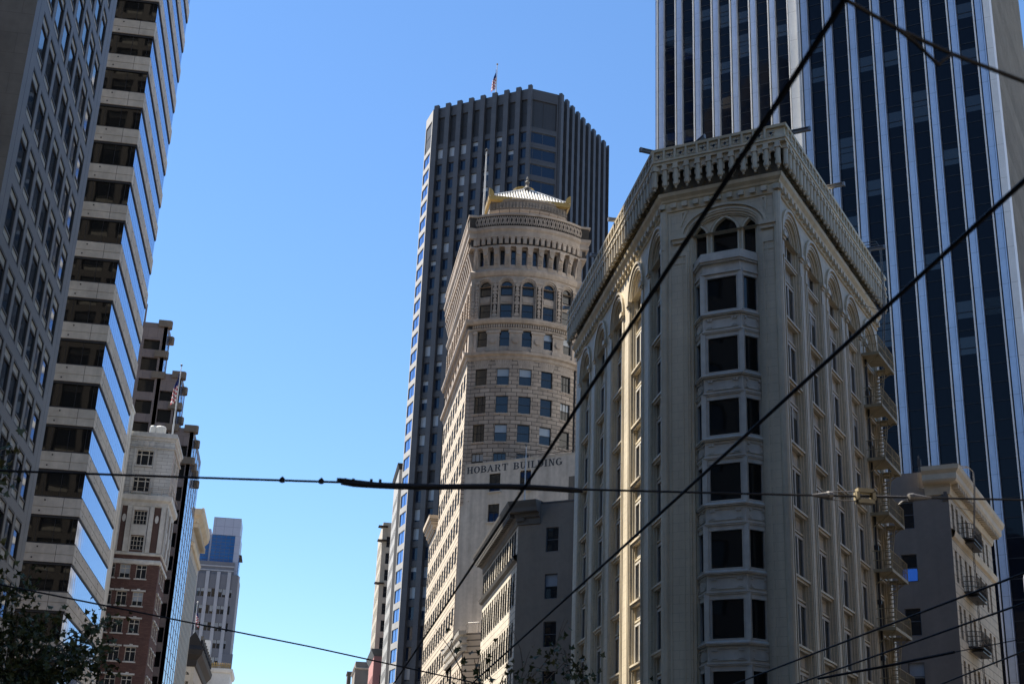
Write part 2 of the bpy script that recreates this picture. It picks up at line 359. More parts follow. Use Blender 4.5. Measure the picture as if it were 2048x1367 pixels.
def grid_window(bl):
    p = MB(); f = MB(); k = W['frame_dark']
    w, h = 2.3, 3.45
    f.box(0, .14, -.09, .04, 0, h, k); f.box(w-.14, w, -.09, .04, 0, h, k); f.box(.14, w-.14, -.09, .04, 0, .14, k); f.box(.14, w-.14, -.09, .04, h-.14, h, k)
    f.box(.16, w-.16, -.06, .04, .66, .80, k); f.box(.16, w-.16, -.06, .04, h-.80, h-.66, k)
    g = W['glass']
    p.face([(.16, .02, .8), (w-.16, .02, .8), (w-.16, .02, h-.8), (.16, .02, h-.8)], W[bl])
    t = W['tan_pane']
    p.face([(.14, -.01, .14), (w-.14, -.01, .14), (w-.14, -.01, .66), (.14, -.01, .66)], t); p.face([(.14, -.01, h-.66), (w-.14, -.01, h-.66), (w-.14, -.01, h-.14), (.14, -.01, h-.14)], t)
    return p, f
proto('grid', *grid_window('glass_coated')); proto('grid2', *grid_window('glass_coated'))
its = []
for r in rows:
    for c in cols: its.append((random.choice(['grid', 'grid', 'grid2']), TS, c[0], .1, r[0]))
place(A, its, 100)
its = [('grid', TB, c[0], .3, r[0]) for r in rows for c in colsb]
place(A, its, 0, name='rear_window')

# ================================================================== B: tower of concrete bands and blue mirror ribbons
B = thing('striped_tower', (-29.5, 133, 0), 'tall tower striped with pale concrete bands and blue mirror glass ribbons', 'tower')
BY0, BY1, BX0 = 122.1, 144.4, -37.3
BF = frame((LX, BY0), (1, 0), (0, 1)); BS = frame((LX, BY0), (0, 1), (-1, 0))
pitch = 4.12
mb = MB(); mb.box(BX0+.2, LX-.5, BY0+.5, BY1-.1, 0, 168.5); mb.build('core', ['gasket'], B)
bandproto = None
for k in range(-17, 24):
    z = 70.51+pitch*k; q = z+.72
    b = MB(BF)
    for z0, z1 in ((z, q-.05), (q, z+1.57)):
        b.box(BX0-LX, -.501, -.0, .5, z0, z1)
    b.T = BS
    for z0, z1 in ((z, q-.05), (q, z+1.57)): b.box(0.0, BY1-BY0, 0.0, .5, z0, z1)
    b.T = BF; b.box(BX0-LX, -.46, .05, .45, q-.05, q); b.T = BS; b.box(.05, BY1-BY0, .05, .45, q-.05, q)
    band = b.build('concrete_band', ['concrete'], B)
    g = MB(BF)                                                   # joints and fixings of this band
    for u in (-1.55, -9.2): g.box(u, u+.035, -.004, .02, z, z+1.57)
    for u, zz in ((-3.2, q+.5), (-3.55, z+.25), (-10.6, q+.5), (-10.9, z+.25)): g.box(u, u+.13, -.02, .02, zz, zz+.13)
    g.T = BS
    for u in (1.6, 9.0, 16.6): g.box(u, u+.035, -.004, .02, z, z+1.57)
    for u in (1.2, 5.2, 8.6, 12.6, 16.2, 20.): g.box(u, u+.13, -.02, .02, q+.5, q+.63); g.box(u, u+.13, -.02, .02, z+.25, z+.38)
    g.build('fixings', ['gasket'], band)
    h = MB(BF); z0, z1 = z+1.57, z+pitch                          # front ribbon: smoked glass
    h.face([(BX0-LX, .22, z0), (-.1, .22, z0), (-.1, .22, z1), (BX0-LX, .22, z1)], 0)
    h.box(BX0-LX, -.1, .1, .21, z0, z0+.13, 1); h.box(BX0-LX, -.1, .1, .21, z1-.22, z1, 1)
    for i in range(13): h.box(-.5-i*1.5-.03, -.5-i*1.5, .18, .215, z0, z1, 1)
    h.build('smoked_ribbon', ['glass_black', 'gasket'], B)
    h = MB(BS); h.face([(.12, .12, z0+.12), (BY1-BY0, .12, z0+.12), (BY1-BY0, .12, z1-.12), (.12, .12, z1-.12)], 0)
    h.box(.1, BY1-BY0, .04, .14, z0, z0+.14, 1); h.box(.1, BY1-BY0, .04, .14, z1-.14, z1, 1)  # dark bars carry the shadow lines along the ribbon edges as colour
    for i in range(1, 19): h.box(i*1.18-.01, i*1.18+.01, .115, .13, z0+.14, z1-.14, 1)
    h.build('mirror_ribbon', ['glass_blue', 'gasket'], B)

# ================================================================== D: older block, white top over dark brick
DXL, DXR, DY0, DY1, DZ = -46., -19.8, 190.83, 201., 57.3
D = thing('terracotta_block', (-33, 196, 0), 'older office block with white terracotta top floors over dark brick, flag on its roof', 'building')
DFR = frame((DXR, DY0), (1, 0), (0, 1)); DS = frame((DXR, DY0), (0, 1), (-1, 0))
prof = lambda z, o: [(.0, z-.5), (o*.35, z-.42), (o*.45, z-.15), (o, z), (o, z+.28), (0, z+.32)]
path = [(DXL, DY0), (DXR, DY0), (DXR, DY1)]
cu = lambda a, b: (a-DXR, b-DXR)
upc = [cu(-24.85, -22.55)]; upr = [(52.8, 54.95), (49.0, 51.0)]
mb = MB(DFR); mb.punched(DXL-DXR, 0, 48.3, DZ, upc, upr, .35); mb.T = DS; mb.punched(0, DY1-DY0, 48.3, DZ, [(2.2, 4.6), (6.2, 8.6)], upr, .08, 1)
mb.build('upper_wall', ['terra', 'terra_warm'], D)
mb = MB(DFR)
for a, b in ((-26.6, -25.3), (-22.1, -20.0)):                      # panels beside the windows, frieze discs
    for u in cu(a, b): mb.box(u-.04, u+.04, -.05, 0, 48.8, 55.1)
for u0, u1 in (cu(-25.2, -25.0), cu(-22.4, -22.2)): mb.box(u0, u1, -.14, 0, 48.4, 55.2)
for q in (-24.5, -23.7, -22.9): mb.prism(arc(q-DXR, 55.95, .33, .42, 0, 360, 12)[:-1], -.12, 0)
for u0, u1 in (cu(-26.6, -25.1), cu(-22.3, -20.4)):
    mb.box(u0, u1, -.06, 0, 55.5, 55.58); mb.box(u0, u1, -.06, 0, 56.32, 56.4); mb.box(u0, u0+.08, -.06, 0, 55.58, 56.32); mb.box(u1-.08, u1, -.06, 0, 55.58, 56.32)
mb.box(cu(-24.9, 0)[0], cu(-22.5, 0)[0], -.18, 0, 48.75, 49.0); mb.box(cu(-24.9, 0)[0], cu(-22.5, 0)[0], -.18, 0, 52.55, 52.8)
mb.T = IDT
sweep(mb, path, prof(56.9, .35)); sweep(mb, path, [(.05, 55.3), (.2, 55.35), (.2, 55.45), (.05, 55.5)]); sweep(mb, path, [(.12, 57.2), (.12, 57.6), (-.4, 57.6)])
sweep(mb, path, [(0, 46.9), (.12, 47.0), (.18, 47.5), (.55, 47.8), (.6, 48.2), (.6, 48.45), (0, 48.5)])
sweep(mb, path, [(0, 40.1), (.14, 40.15), (.18, 40.4), (.05, 40.5), (.05, 40.55)]); sweep(mb, path, [(.02, 38.9), (.18, 39.0), (.2, 39.35), (.02, 39.55)])
mb.build('cornice', ['terra_plain'], D)
mb = MB(DFR); mids = [(44.4, 46.35), (40.85, 42.8)]
mb.punched(DXL-DXR, 0, 40.3, 47.0, [cu(-24.1, -22.3)], mids, .3); mb.T = DS; mb.punched(0, DY1-DY0, 40.3, 47., [(2.4, 4.4), (6.4, 8.4)], mids, .08)
mb.build('middle_wall', ['brick_dark'], D)
mb = MB(DFR)
for a, b in ((-26.4, -25.75), (-25.0, -24.35), (-22.0, -21.4), (-20.45, -19.82)): mb.box(*cu(a, b), -.22, 0, 40.5, 46.95)
mb.box(*cu(-24.3, -24.1), -.1, 0, 40.5, 46.9); mb.box(*cu(-22.3, -22.1), -.1, 0, 40.5, 46.9); mb.box(*cu(-24.1, -22.3), -.1, 0, 42.9, 44.35); mb.box(*cu(-24.1, -22.3), -.1, 0, 46.4, 46.9)
mb.prism(arc(-24.55+1.15-DXR-1.95, 45.2, .25, .55, 0, 360, 12)[:-1], -.1, 0); mb.prism(arc(-20.93-DXR, 45.2, .25, .55, 0, 360, 12)[:-1], -.1, 0)
mb.T = DS
for u in (.1, 1.7, 4.9, 5.7, 9.2): mb.box(u, u+.6, -.22, 0, 40.5, 46.95)
mb.box(2.2, 4.6, -.08, 0, 42.9, 44.3); mb.box(6.2, 8.6, -.08, 0, 42.9, 44.3)
mb.build('pilasters', ['terra_plain'], D)
low = [(36.95-3.68*k, 38.85-3.68*k) for k in range(9)]; lowc = [cu(-26.6, -25.55), cu(-24.95, -23.55), cu(-22.8, -21.4)]
lows = [(1.4, 2.6), (4.2, 5.4), (7.2, 8.4)]
mb = MB(DFR); mb.punched(DXL-DXR, 0, 0, 40.3, lowc, low, .25); mb.T = DS; mb.punched(0, DY1-DY0, 0, 40.3, lows, low, .08); mb.build('brick_wall', ['brick'], D)
mb = MB(DFR)
for r in low:
    for c in lowc: mb.box(c[0]-.25, c[1]+.25, -.14, 0, r[1]+.02, r[1]+.24); mb.box((c[0]+c[1])/2-.2, (c[0]+c[1])/2+.2, -.2, 0, r[1]+.02, r[1]+.38); mb.box(c[0]-.15, c[1]+.15, -.1, 0, r[0]-.16, r[0])
mb.T = DS
for r in low:
    for c in lows: mb.box(c[0]-.25, c[1]+.25, -.2, 0, r[1]+.02, r[1]+.26); mb.box(c[0]-.15, c[1]+.15, -.1, 0, r[0]-.16, r[0])
mb.build('lintels', ['terra_plain'], D)
mb = MB(); mb.box(DXL+.2, DXR-.4, DY0+.4, DY1, 0, DZ-.3); mb.build('core', ['gasket'], D)
mb = MB(); 
for x, z0, r in ((-23.2, 57.3, .55), (-22.2, 57.3, .75)): mb.lathe((x, 192.3), [(r*.95, z0), (r, z0+.3), (r, z0+1.5), (r*.8, z0+1.7), (0, z0+1.75)], 12)
mb.build('roof_tanks', ['white_wall'], D)
proto('d_up', *sash(2.3, 2.15, 'frame_white', 'glass', .1, ((.28, .72), (.72,)), fd=.12)); proto('d_mid', *sash(1.8, 1.95, 'frame_white', 'glass', .08, ((.25, .5, .75), (.33, .66)), fd=.05))
proto('d_low', *sash(1.4, 1.9, 'frame_white', 'glass', .09, ((.5,), (.7,)), fd=.09)); proto('d_low2', *sash(1.4, 1.9, 'frame_white', 'glass', .09, ((.5,), (.7,)), .66, fd=.09))
proto('d_side', *sash(1.2, 1.9, 'frame_white', 'glass', .09, ((), (.7,)), fd=.09)); proto('d_n', *sash(1.05, 1.9, 'frame_white', 'glass', .09, ((), (.7,)), fd=.09))
its = [('d_up', DFR, upc[0][0], .2, r[0]) for r in upr]+[('d_mid', DFR, -24.1-DXR, .15, r[0]) for r in mids]
for r in low:
    its += [('d_n', DFR, lowc[0][0], .15, r[0])]+[(random.choice(['d_low', 'd_low', 'd_low2']), DFR, c[0], .15, r[0]) for c in lowc[1:]]+[('d_side', DS, c[0], -.02, r[0]) for c in lows]
its += [('d_mid', DS, c, -.02, r[0]) for r in mids for c in (2.5, 6.5)]+[('d_up', DS, c, -.02, r[0]) for r in upr for c in (2.25, 6.25)]
place(D, its, 100)
mb = MB(DFR)
for z in (48.95, 49.5): mb.tube([(cu(-26.3, 0)[0], -.5, z), (.5, -.5, z)], .03, 5)
mb.T = DS; mb.tube([(-.5, -.5, 49.5), (9, -.5, 49.5)], .03, 5); mb.T = DFR
for u in (-6.4, -4.9, -2.4, -.9, .5): mb.tube([(u, -.5, 48.5), (u, -.5, 49.5)], .03, 5)
mb.build('balcony_rail', ['terra_warm'], D)
# white stair bulkhead standing between D and B
mb = MB(); mb.box(-30, -25.9, 186, 190.4, 0, 59.9, 0); mb.box(-30.1, -25.8, 185.9, 190.5, 59.9, 60.3, 0); mb.box(-25.9, -25.86, 187.7, 187.9, 40, 59.9, 1); mb.box(-27.2, -26.6, 185.95, 186, 40, 59.9, 1)
tag(mb.build('white_annexe', ['white_wall', 'concrete']), 'narrow windowless white block wedged between striped tower and terracotta block', 'building')

# ================================================================== C: stepped brown granite building
C_ = thing('stepped_building', (-26, 222, 0), 'brown granite building stepping down to the street with rounded caps on its corners', 'building')
CY = 213.4
steps = [(-36., -25.7, 82.7, 218.5), (-25.7, -22.5, 74.2, 222.), (-22.5, -19.5, 65.4, 233.)]
mb = MB(); gl = MB(); 
for i, (x0, x1, z1, y1) in enumerate(steps):
    T = frame((x1, CY), (1, 0), (0, 1)); mb.T = T
    rws = [(z1-4.6-3.62*k, z1-2.35-3.62*k) for k in range(20) if z1-4.6-3.62*k > 2]
    rws[0] = (rws[0][0], rws[0][1]-.55)
    mb.punched(x0-x1, 0, 0, z1, [(-3.1 if i else -3.5, -.95)] if i != 2 else [(-2.2, -.75)], rws, .5)
    for k, r in enumerate(rws):
        c = (-3.1 if i else -3.5, -.95) if i != 2 else (-2.2, -.75)
        g = MB(T); g.face([(c[0], .5, r[0]), (c[1], .5, r[0]), (c[1], .5, r[1]), (c[0], .5, r[1])]); g.box(c[0]-.01, c[0]+.06, .42, .5, r[0], r[1], 1)
        g.build('window', ['glass_black', 'frame_dark'], C_)
    mb.T = IDT
    mb.face([(x0, CY, z1), (x1, CY, z1), (x1, y1, z1), (x0, y1, z1)])
    S = frame((x1, CY), (0, 1), (-1, 0)); mb.T = S                 # street side: piers and glass strips
    L = y1-CY
    y = 0
    while y < L:
        mb.box(y, min(y+(1.0 if y else .5), L), 0, .6, 0, z1); a = y+(1.0 if y else .5); b = min(a+3.1, L)
        if b > a:
            g = MB(S); g.face([(a, .03, 0), (b, .03, 0), (b, .03, z1-1.2), (a, .03, z1-1.2)]); 
            for k in range(46):
                z = z1-1.2-1.81*k
                if z > 1: g.box(a, b, .018, .03, z-.05, z+.05, 1)
            g.box((a+b)/2-.04, (a+b)/2+.04, .02, .03, 0, z1-1.2, 1)
            g.build('glass_strip', ['glass_blue', 'gasket'], C_)
            mb.box(a, b, 0, .5, z1-1.2, z1)
        y = b
    mb.T = IDT; mb.face([(x0, y1, 0), (x1, y1, 0), (x1, y1, z1), (x0, y1, z1)])
mb.build('wall', ['brown'], C_)
capz = [[(0, .15), (0, -5.1), (0, -8.7), (4.1, -1.1), (4.1, -14)], [(0, .15), (0, -5.1), (0, -8.7), (4.1, -1.1), (4.1, -6.2)], [(0, .15), (0, -5.1), (4.1, -1.1), (4.1, -5.), (8.2, -5.), (12.3, -5.6)]]
for i, (x0, x1, z1, y1) in enumerate(steps):
    for yy, dz in capz[i]:
        c = MB(frame((x1, CY+yy), (1, 0), (0, 1)))
        pl = [(-1.55, -.35), (.35, -.35), (.62, -.1), (.62, .75), (.45, 1.15), (.1, 1.3), (-.1, 1.3), (-.1, .2), (-1.55, .2)] if yy == 0 else [(-.1, -.5), (.5, -.5), (.75, -.1), (.75, .6), (.5, 1.), (-.1, 1.)]
        c.hprism(pl, z1+dz-.75, z1+dz+.35); c.build('corner_cap', ['brown_cap'], C_)
mb = MB(frame((-29.9, 215.), (1, 0), (0, 1))); mb.box(0, .25, 0, .5, 82.7, 86.5); mb.build('roof_screen', ['brown'], C_)

# ================================================================== E: beige building with bracketed cornice
E_ = thing('beige_building', (-27, 251, 0), 'beige stone building with tall dark window slots and overhanging toothed cornice', 'building')
ES = frame((-20, 240.), (0, 1), (-1, 0))
mb = MB(ES); sl = [(1.6+2.9*k, 3.0+2.9*k) for k in range(7)]
mb.punched(0, 22, 0, 57.5, sl, [(4, 51.)], .02); mb.T = IDT; mb.box(-34, -20.02, 240, 262, 0, 57.4) if False else None
mb.face([(-34, 240, 0), (-20, 240, 0), (-20, 240, 57.5), (-34, 240, 57.5)]); mb.face([(-34, 262, 0), (-20, 262, 0), (-20, 262, 57.5), (-34, 262, 57.5)]); mb.face([(-34, 240, 57.4), (-20, 240, 57.4), (-20, 262, 57.4), (-34, 262, 57.4)])
mb.build('wall', ['beige'], E_)
mb = MB(); pth = [(-30, 240), (-20, 240), (-20, 262)]
sweep(mb, pth, [(0, 52.3), (.3, 52.4), (.5, 53.), (0, 53.2)]); sweep(mb, pth, [(0, 56.2), (.5, 56.5), (.7, 57.), (1.3, 57.6), (1.5, 58.3), (1.5, 58.6), (-1, 58.7)])
mb.T = ES
for k in range(36): mb.box(k*.62, k*.62+.3, -1.5, -1.1, 58.6, 59.1)
for k in range(26): mb.box(k*.86, k*.86+.4, -.9, 0, 55.6, 56.4)
mb.build('cornice', ['cornice_tan'], E_)
for k, (a, b) in enumerate(sl):
    g = MB(ES); g.face([(a, .02, 4), (b, .02, 4), (b, .02, 51), (a, .02, 51)]); 
    for j in range(13): g.box(a, b, .012, .02, 4+3.6*j, 4.9+3.6*j, 1)
    g.build('window_slot', ['glass_dull', 'frame_dark'], E_)

# ================================================================== G: dark ornate cornice over an arched window
G_ = thing('corniced_building', (-25, 310, 0), 'low beige building with black scalloped cornice and one arched window', 'building')
GF = frame((-21.1, 298.), (1, 0), (0, 1)); GS = frame((-21.1, 298.), (0, 1), (-1, 0))
mb = MB(GF); mb.punched(-12, 0, 0, 37.5, [(-2.2, -.9)], [(30, 36.2)], .5); arch_wall(mb, -12, 0, 37.5, 40.3, -1.55, .65, .65, .5, 0)
mb.face([(-2.2, .0, 36.2), (-2.2, .5, 36.2), (-2.2, .5, 37.5), (-2.2, 0, 37.5)])
mb.T = GS; mb.punched(0, 40, 0, 40.3, [(1.5+3*k, 3+3*k) for k in range(12)], [(30, 36.5), (22, 28)], .5); mb.build('wall', ['beige'], G_)
g = MB(GF); g.face([(-2.4, .4, 29.8), (-.7, .4, 29.8), (-.7, .4, 38.4), (-2.4, .4, 38.4)]); g.box(-2.3, -.8, .3, .4, 33.4, 33.6, 1); g.box(-1.6, -1.5, .3, .4, 30, 38.2, 1); g.build('arched_window', ['glass', 'frame_white'], G_)
mb = MB(); pth = [(-33, 298), (-21.1, 298), (-21.1, 338)]
sweep(mb, pth, [(0, 39.2), (.3, 39.4), (.4, 40.6), (1.3, 41.6), (1.5, 42.6), (1.0, 43.4), (.4, 44.2), (-.8, 44.6)])
mb.T = GS
for k in range(9): mb.prism([(k*4.6-.2, 43.6), (k*4.6+1.4, 43.6), (k*4.6+1.1, 44.8), (k*4.6+.6, 45.7), (k*4.6+.1, 44.8)], -1.2, -.6, 0, True)
mb.T = GF; mb.prism([(-2.5, 43.5), (.9, 43.5), (.5, 44.8), (-.6, 46.3), (-1.6, 45.0)], -.9, -.3, 0, True)
mb.build('cornice', ['dark_wood'], G_)
mb = MB(); mb.box(-33, -21.7, 298.6, 338, 0, 43); mb.build('core', ['gasket'], G_)

# ================================================================== H: white building with gilt parapet, in front of the far tower
H_ = thing('white_corner_building', (-22, 410, 0), 'small white building with gilded cresting in front of far blue tower', 'building')
mb = MB(); mb.box(-24.6, -18.6, 405, 425, 0, 51.6); sweep(mb, [(-24.6, 405), (-18.6, 405), (-18.6, 425)], [(0, 51.3), (.5, 51.6), (.7, 52.2), (.7, 52.6), (0, 52.7)]); sweep(mb, [(-24.6, 405), (-18.6, 405), (-18.6, 425)], [(0, 46.2), (.25, 46.3), (.25, 46.7), (0, 46.8)])
mb.build('wall', ['white_wall'], H_)
mb = MB(); mb.box(-27.9, -24.9, 402, 406, 0, 59.9); mb.build('lift_house', ['white_wall'], H_)
mb = MB()
for k in range(10): mb.box(-23.9+k*.55, -23.6+k*.55, 404.6, 404.9, 52.6, 53.8); mb.lathe((-23.75+k*.55, 404.75), [(.0, 53.6), (.22, 53.9), (.0, 54.3)], 6)
mb.box(-24, -18.4, 404.65, 404.85, 53.3, 53.5); mb.build('cresting', ['gold'], H_)

# ================================================================== F: far grey tower with a blue glass crown
F_ = thing('glass_crowned_tower', (-26, 430, 0), 'distant slate grey tower with pale pilasters and blue glass crown', 'tower')
FF = frame((-20.6, 420.), (1, 0), (0, 1)); FS = frame((-20.6, 420.), (0, 1), (-1, 0))
frw = [(75.4-5.05*k, 77.9-5.05*k) for k in range(14)]
fcs = [(-10.6, -9.6), (-9.2, -8.2), (-7., -6.), (-5.6, -4.6), (-3.4, -2.4)] 
bays = [-11.1, -7.9, -4.7]
fcol = [c for b in bays for c in ((b, b+.95), (b+1.15, b+2.1))]+[(-.95-.7, -.85)]
mb = MB(FF); mb.punched(-16, 0.7, 0, 82.3, fcol, frw, .3); mb.T = FS; mb.face([(0, -.7, 0), (16, -.7, 0), (16, -.7, 82.3), (0, -.7, 82.3)]); mb.face([(0, 0, 82.3), (0, 12, 82.3), (16, 12, 82.3), (16, -.7, 82.3)])
mb.T = FF; mb.box(-11.5, -.9, .6, 8, 82.3, 86.2); mb.box(-2.6, 1.6, -.3, 0, 50, 58.8) 
mb.build('wall', ['md_grey'], F_)
mb = MB(FF)
for u in (-12.3, -9.0+.05, -5.8+.05, -2.55): mb.box(u, u+1.05, -.35, 0, 0, 83.)
mb.box(-11.6, -.8, .4, .7, 84.6, 85.0); mb.box(-11.6, -.8, .4, .7, 83.3, 83.7)
mb.T = FS; mb.box(-.0, 1.2, -1.1, -.7, 0, 82); mb.build('pilasters', ['lt_grey'], F_)
proto('f_w', *sash(.95, 2.5, 'frame_dark', 'glass', .05, ((.5,), ()), .4)); proto('f_w2', *sash(.95, 2.5, 'frame_dark', 'glass', .05, ((.5,), ()), .7)); proto('f_w3', *sash(.95, 2.5, 'frame_dark', 'glass', .05, ((.5,), ())))
place(F_, [(random.choice(['f_w', 'f_w', 'f_w2', 'f_w3']), FF, c[0], .1, r[0]) for r in frw for c in fcol], 100)
mb = MB(FF); mb.face([(-8.6, 1.5, 86), (-1.6, 1.5, 86), (-1.6, 1.5, 94.6), (-8.6, 1.5, 94.6)]); mb.face([(-12., 3, 86), (-9.2, 3, 86), (-9.2, 3, 94.4), (-12, 3, 94.4)])
for k in range(9): mb.box(-8.6, -1.6, 1.42, 1.5, 86+k*1.05, 86.08+k*1.05, 1); mb.box(-12, -9.2, 2.92, 3, 86+k*1.05, 86.08+k*1.05, 1)
for k in range(6): mb.box(-8.6+k*1.4, -8.54+k*1.4, 1.43, 1.5, 86, 94.6, 1)
mb.build('glass_curtain', ['glass_teal', 'frame_steel'], F_)
mb = MB(FF); mb.box(-8.6, -.3, 1.4, 14, 94.6, 100.); mb.box(-1.6, 0., 1.4, 14, 82.3, 94.6); mb.box(-9.2, -8.6, 3, 14, 86, 94.7); mb.box(-10., -9.2, 3.2, 14, 86, 96.6); mb.build('metal_frame', ['steel_panel'], F_)
mb = MB(FF); mb.box(0, .8, 4, 14, 89.0, 89.3); mb.box(.0, .1, 3.2, 12, 83, 88.4); mb.build('side_canopy', ['dark_wood'], F_)
mb = MB(FF); 
for k in range(3): mb.box(.0, .25, 3+3*k, 5+3*k, 82.6, 88.2)
mb.build('side_window', ['glass_blue'], F_)
# ================================================================== FLATIRON: cream wedge with bay windows, right of centre
RX = 16.5
F1 = Vector((16.5, 61.21)); F2 = F1+Vector(DF)*5.92; LR, LS = 19.9, 22.3
FI = thing('flatiron_building', (20.5, 63.5, 0), 'cream terracotta wedge-shaped building with bay windows on its narrow end and ornate arched top', 'building')
FR = frame(F1, DF, DR)                       # narrow front
FSt = frame(F1, (0, 1), (1, 0))              # street side, u runs away from the lens
FRt = frame(F2, DR, (-DF[0], -DF[1]))        # right side
SILL = [27.19-3.14*k for k in range(-1, 8)]  # sill caps
SPR = 31.45                                  # arch springing
TOPW = 33.45
def side(T, L, bays, nm, glass='glass'):
    mb = MB(T)
    mb.punched(0, L, 0, SPR, bays, [(3.6, SPR)], .62)
    for i, (a, b) in enumerate(bays):
        u0 = 0 if i == 0 else (bays[i-1][1]+a)/2; u1 = L if i == len(bays)-1 else (b+bays[i+1][0])/2
        hw = (b-a)/2; arch_wall(mb, u0, u1, SPR, TOPW, (a+b)/2, hw, hw*1.12, .62)
    mb.build(nm+'_wall', ['cream'], FI)
    m = MB(T); wp = MB(T)
    for a, b in bays:
        c = (a+b)/2; hw = (b-a)/2; rs = hw*1.12
        cv = lambda k, lift=0: [(c-(hw+k)*math.cos(math.pi*i/16), SPR+lift+(rs+k)*math.sin(math.pi*i/16)) for i in range(17)]
        m.ring(cv(.34), cv(.48), -.12, 0); m.ring(cv(.12), cv(.22), -.05, 0); m.ring(cv(-.16), cv(0), .12, .62); m.ring(cv(-.29), cv(-.16), .2, .62)
        for s_ in (-1, 1):                    # reeded jambs and imposts
            e = a if s_ < 0 else b
            for k, w_, dd in ((.12, .10, -.05), (.40, .08, -.04)): 
                x = e+s_*k; m.box(min(x, x+s_*w_), max(x, x+s_*w_), dd, 0, 3.6, SPR-.7)
            m.box(min(e, e+s_*.5), max(e, e+s_*.5), -.2, 0, SPR-.18, SPR+.05); m.box(min(e+s_*.05, e+s_*.45), max(e+s_*.05, e+s_*.45), -.12, 0, SPR-.32, SPR-.18)
            m.box(min(e+s_*.12, e+s_*.4), max(e+s_*.12, e+s_*.4), -.06, 0, SPR-1.15, SPR-.38)
            m.box(min(e, e-s_*.16), max(e, e-s_*.16), .12, .62, 3.6, SPR); m.box(min(e-s_*.16, e-s_*.28), max(e-s_*.16, e-s_*.28), .2, .62, 3.6, SPR)
        for z in SILL:
            if z < 29: m.box(a, b, .02, .60, z, z+.1)
            else: m.box(a, b, .06, .6, z, z+.1)
            m.box(a, b, .10, .60, z-.12, z-.002); m.box(a+.16, b-.16, .22, .60, z-.93, z-.84); m.box(a+.16, b-.16, .30, .60, z-1.02, z-.93)
            wp.box(a+.16, b-.16, .34, .6, z-.84, z-.12)
            for u0, u1 in ((a+.3, c-.08), (c+.08, b-.3)):
                wp.box(u0, u1, .315, .34, z-.72, z-.68); wp.box(u0, u1, .315, .34, z-.28, z-.24); wp.box(u0, u0+.04, .315, .34, z-.68, z-.28); wp.box(u1-.04, u1, .315, .34, z-.68, z-.28)
    m.build(nm+'_mouldings', ['cream_plain'], FI); wp.build(nm+'_spandrels', ['white_panel'], FI)
    its = []
    for a, b in bays:
        wd = b-a-.56
        for z in SILL[1:]: its.append((random.choice(['fi_w', 'fi_w', 'fi_wb']) if nm == 'right' else 'fi_ws', T, a+.28, .22, z+.1))
        its.append(('fi_arch', T, a+.28, .24, SILL[0]+.1))
    return its
WD = 1.85
proto('fi_w', *sash(WD, 2.02, 'frame_white', 'glass', .12, ((.5,), ()), fd=.17))
proto('fi_ws', *sash(WD, 2.02, 'frame_white', 'glass_coated', .12, ((.5,), ()), fd=.17)); proto('fi_wb', *sash(WD, 2.02, 'frame_white', 'glass', .12, ((.5,), ()), .25, fd=.17, blind_m='tan_blind'))
p = MB(); f = MB(); h0 = SPR-SILL[0]-.1
A1 = [(WD/2-WD/2*math.cos(math.pi*i/14), h0+WD/2*1.1*math.sin(math.pi*i/14)) for i in range(15)]; A0 = [(WD/2-(WD/2-.12)*math.cos(math.pi*i/14), h0+(WD/2-.12)*1.1*math.sin(math.pi*i/14)) for i in range(15)]
p.face([(0, .06, 0), (WD, .06, 0)]+[(q[0], .06, q[1]) for q in A1[::-1]], 0); f.ring([(.12, 0)]+A0+[(WD-.12, 0)], [(0, 0)]+A1+[(WD, 0)], 0, .07, W['frame_white'])
f.box(WD/2-.085, WD/2+.085, .01, .07, 0, h0+.95, W['frame_white']); f.box(.1, WD-.1, .01, .06, h0-.05, h0+.08, W['frame_white'])
proto('fi_arch', p, f)
stb = [(.35+4.45*k, .35+4.45*k+2.42) for k in range(5)]; rtb = [(.85+3.92*k, .85+3.92*k+2.1+.3) for k in range(5)]
its = side(FSt, LS, stb, 'street')+side(FRt, LR, rtb, 'right')
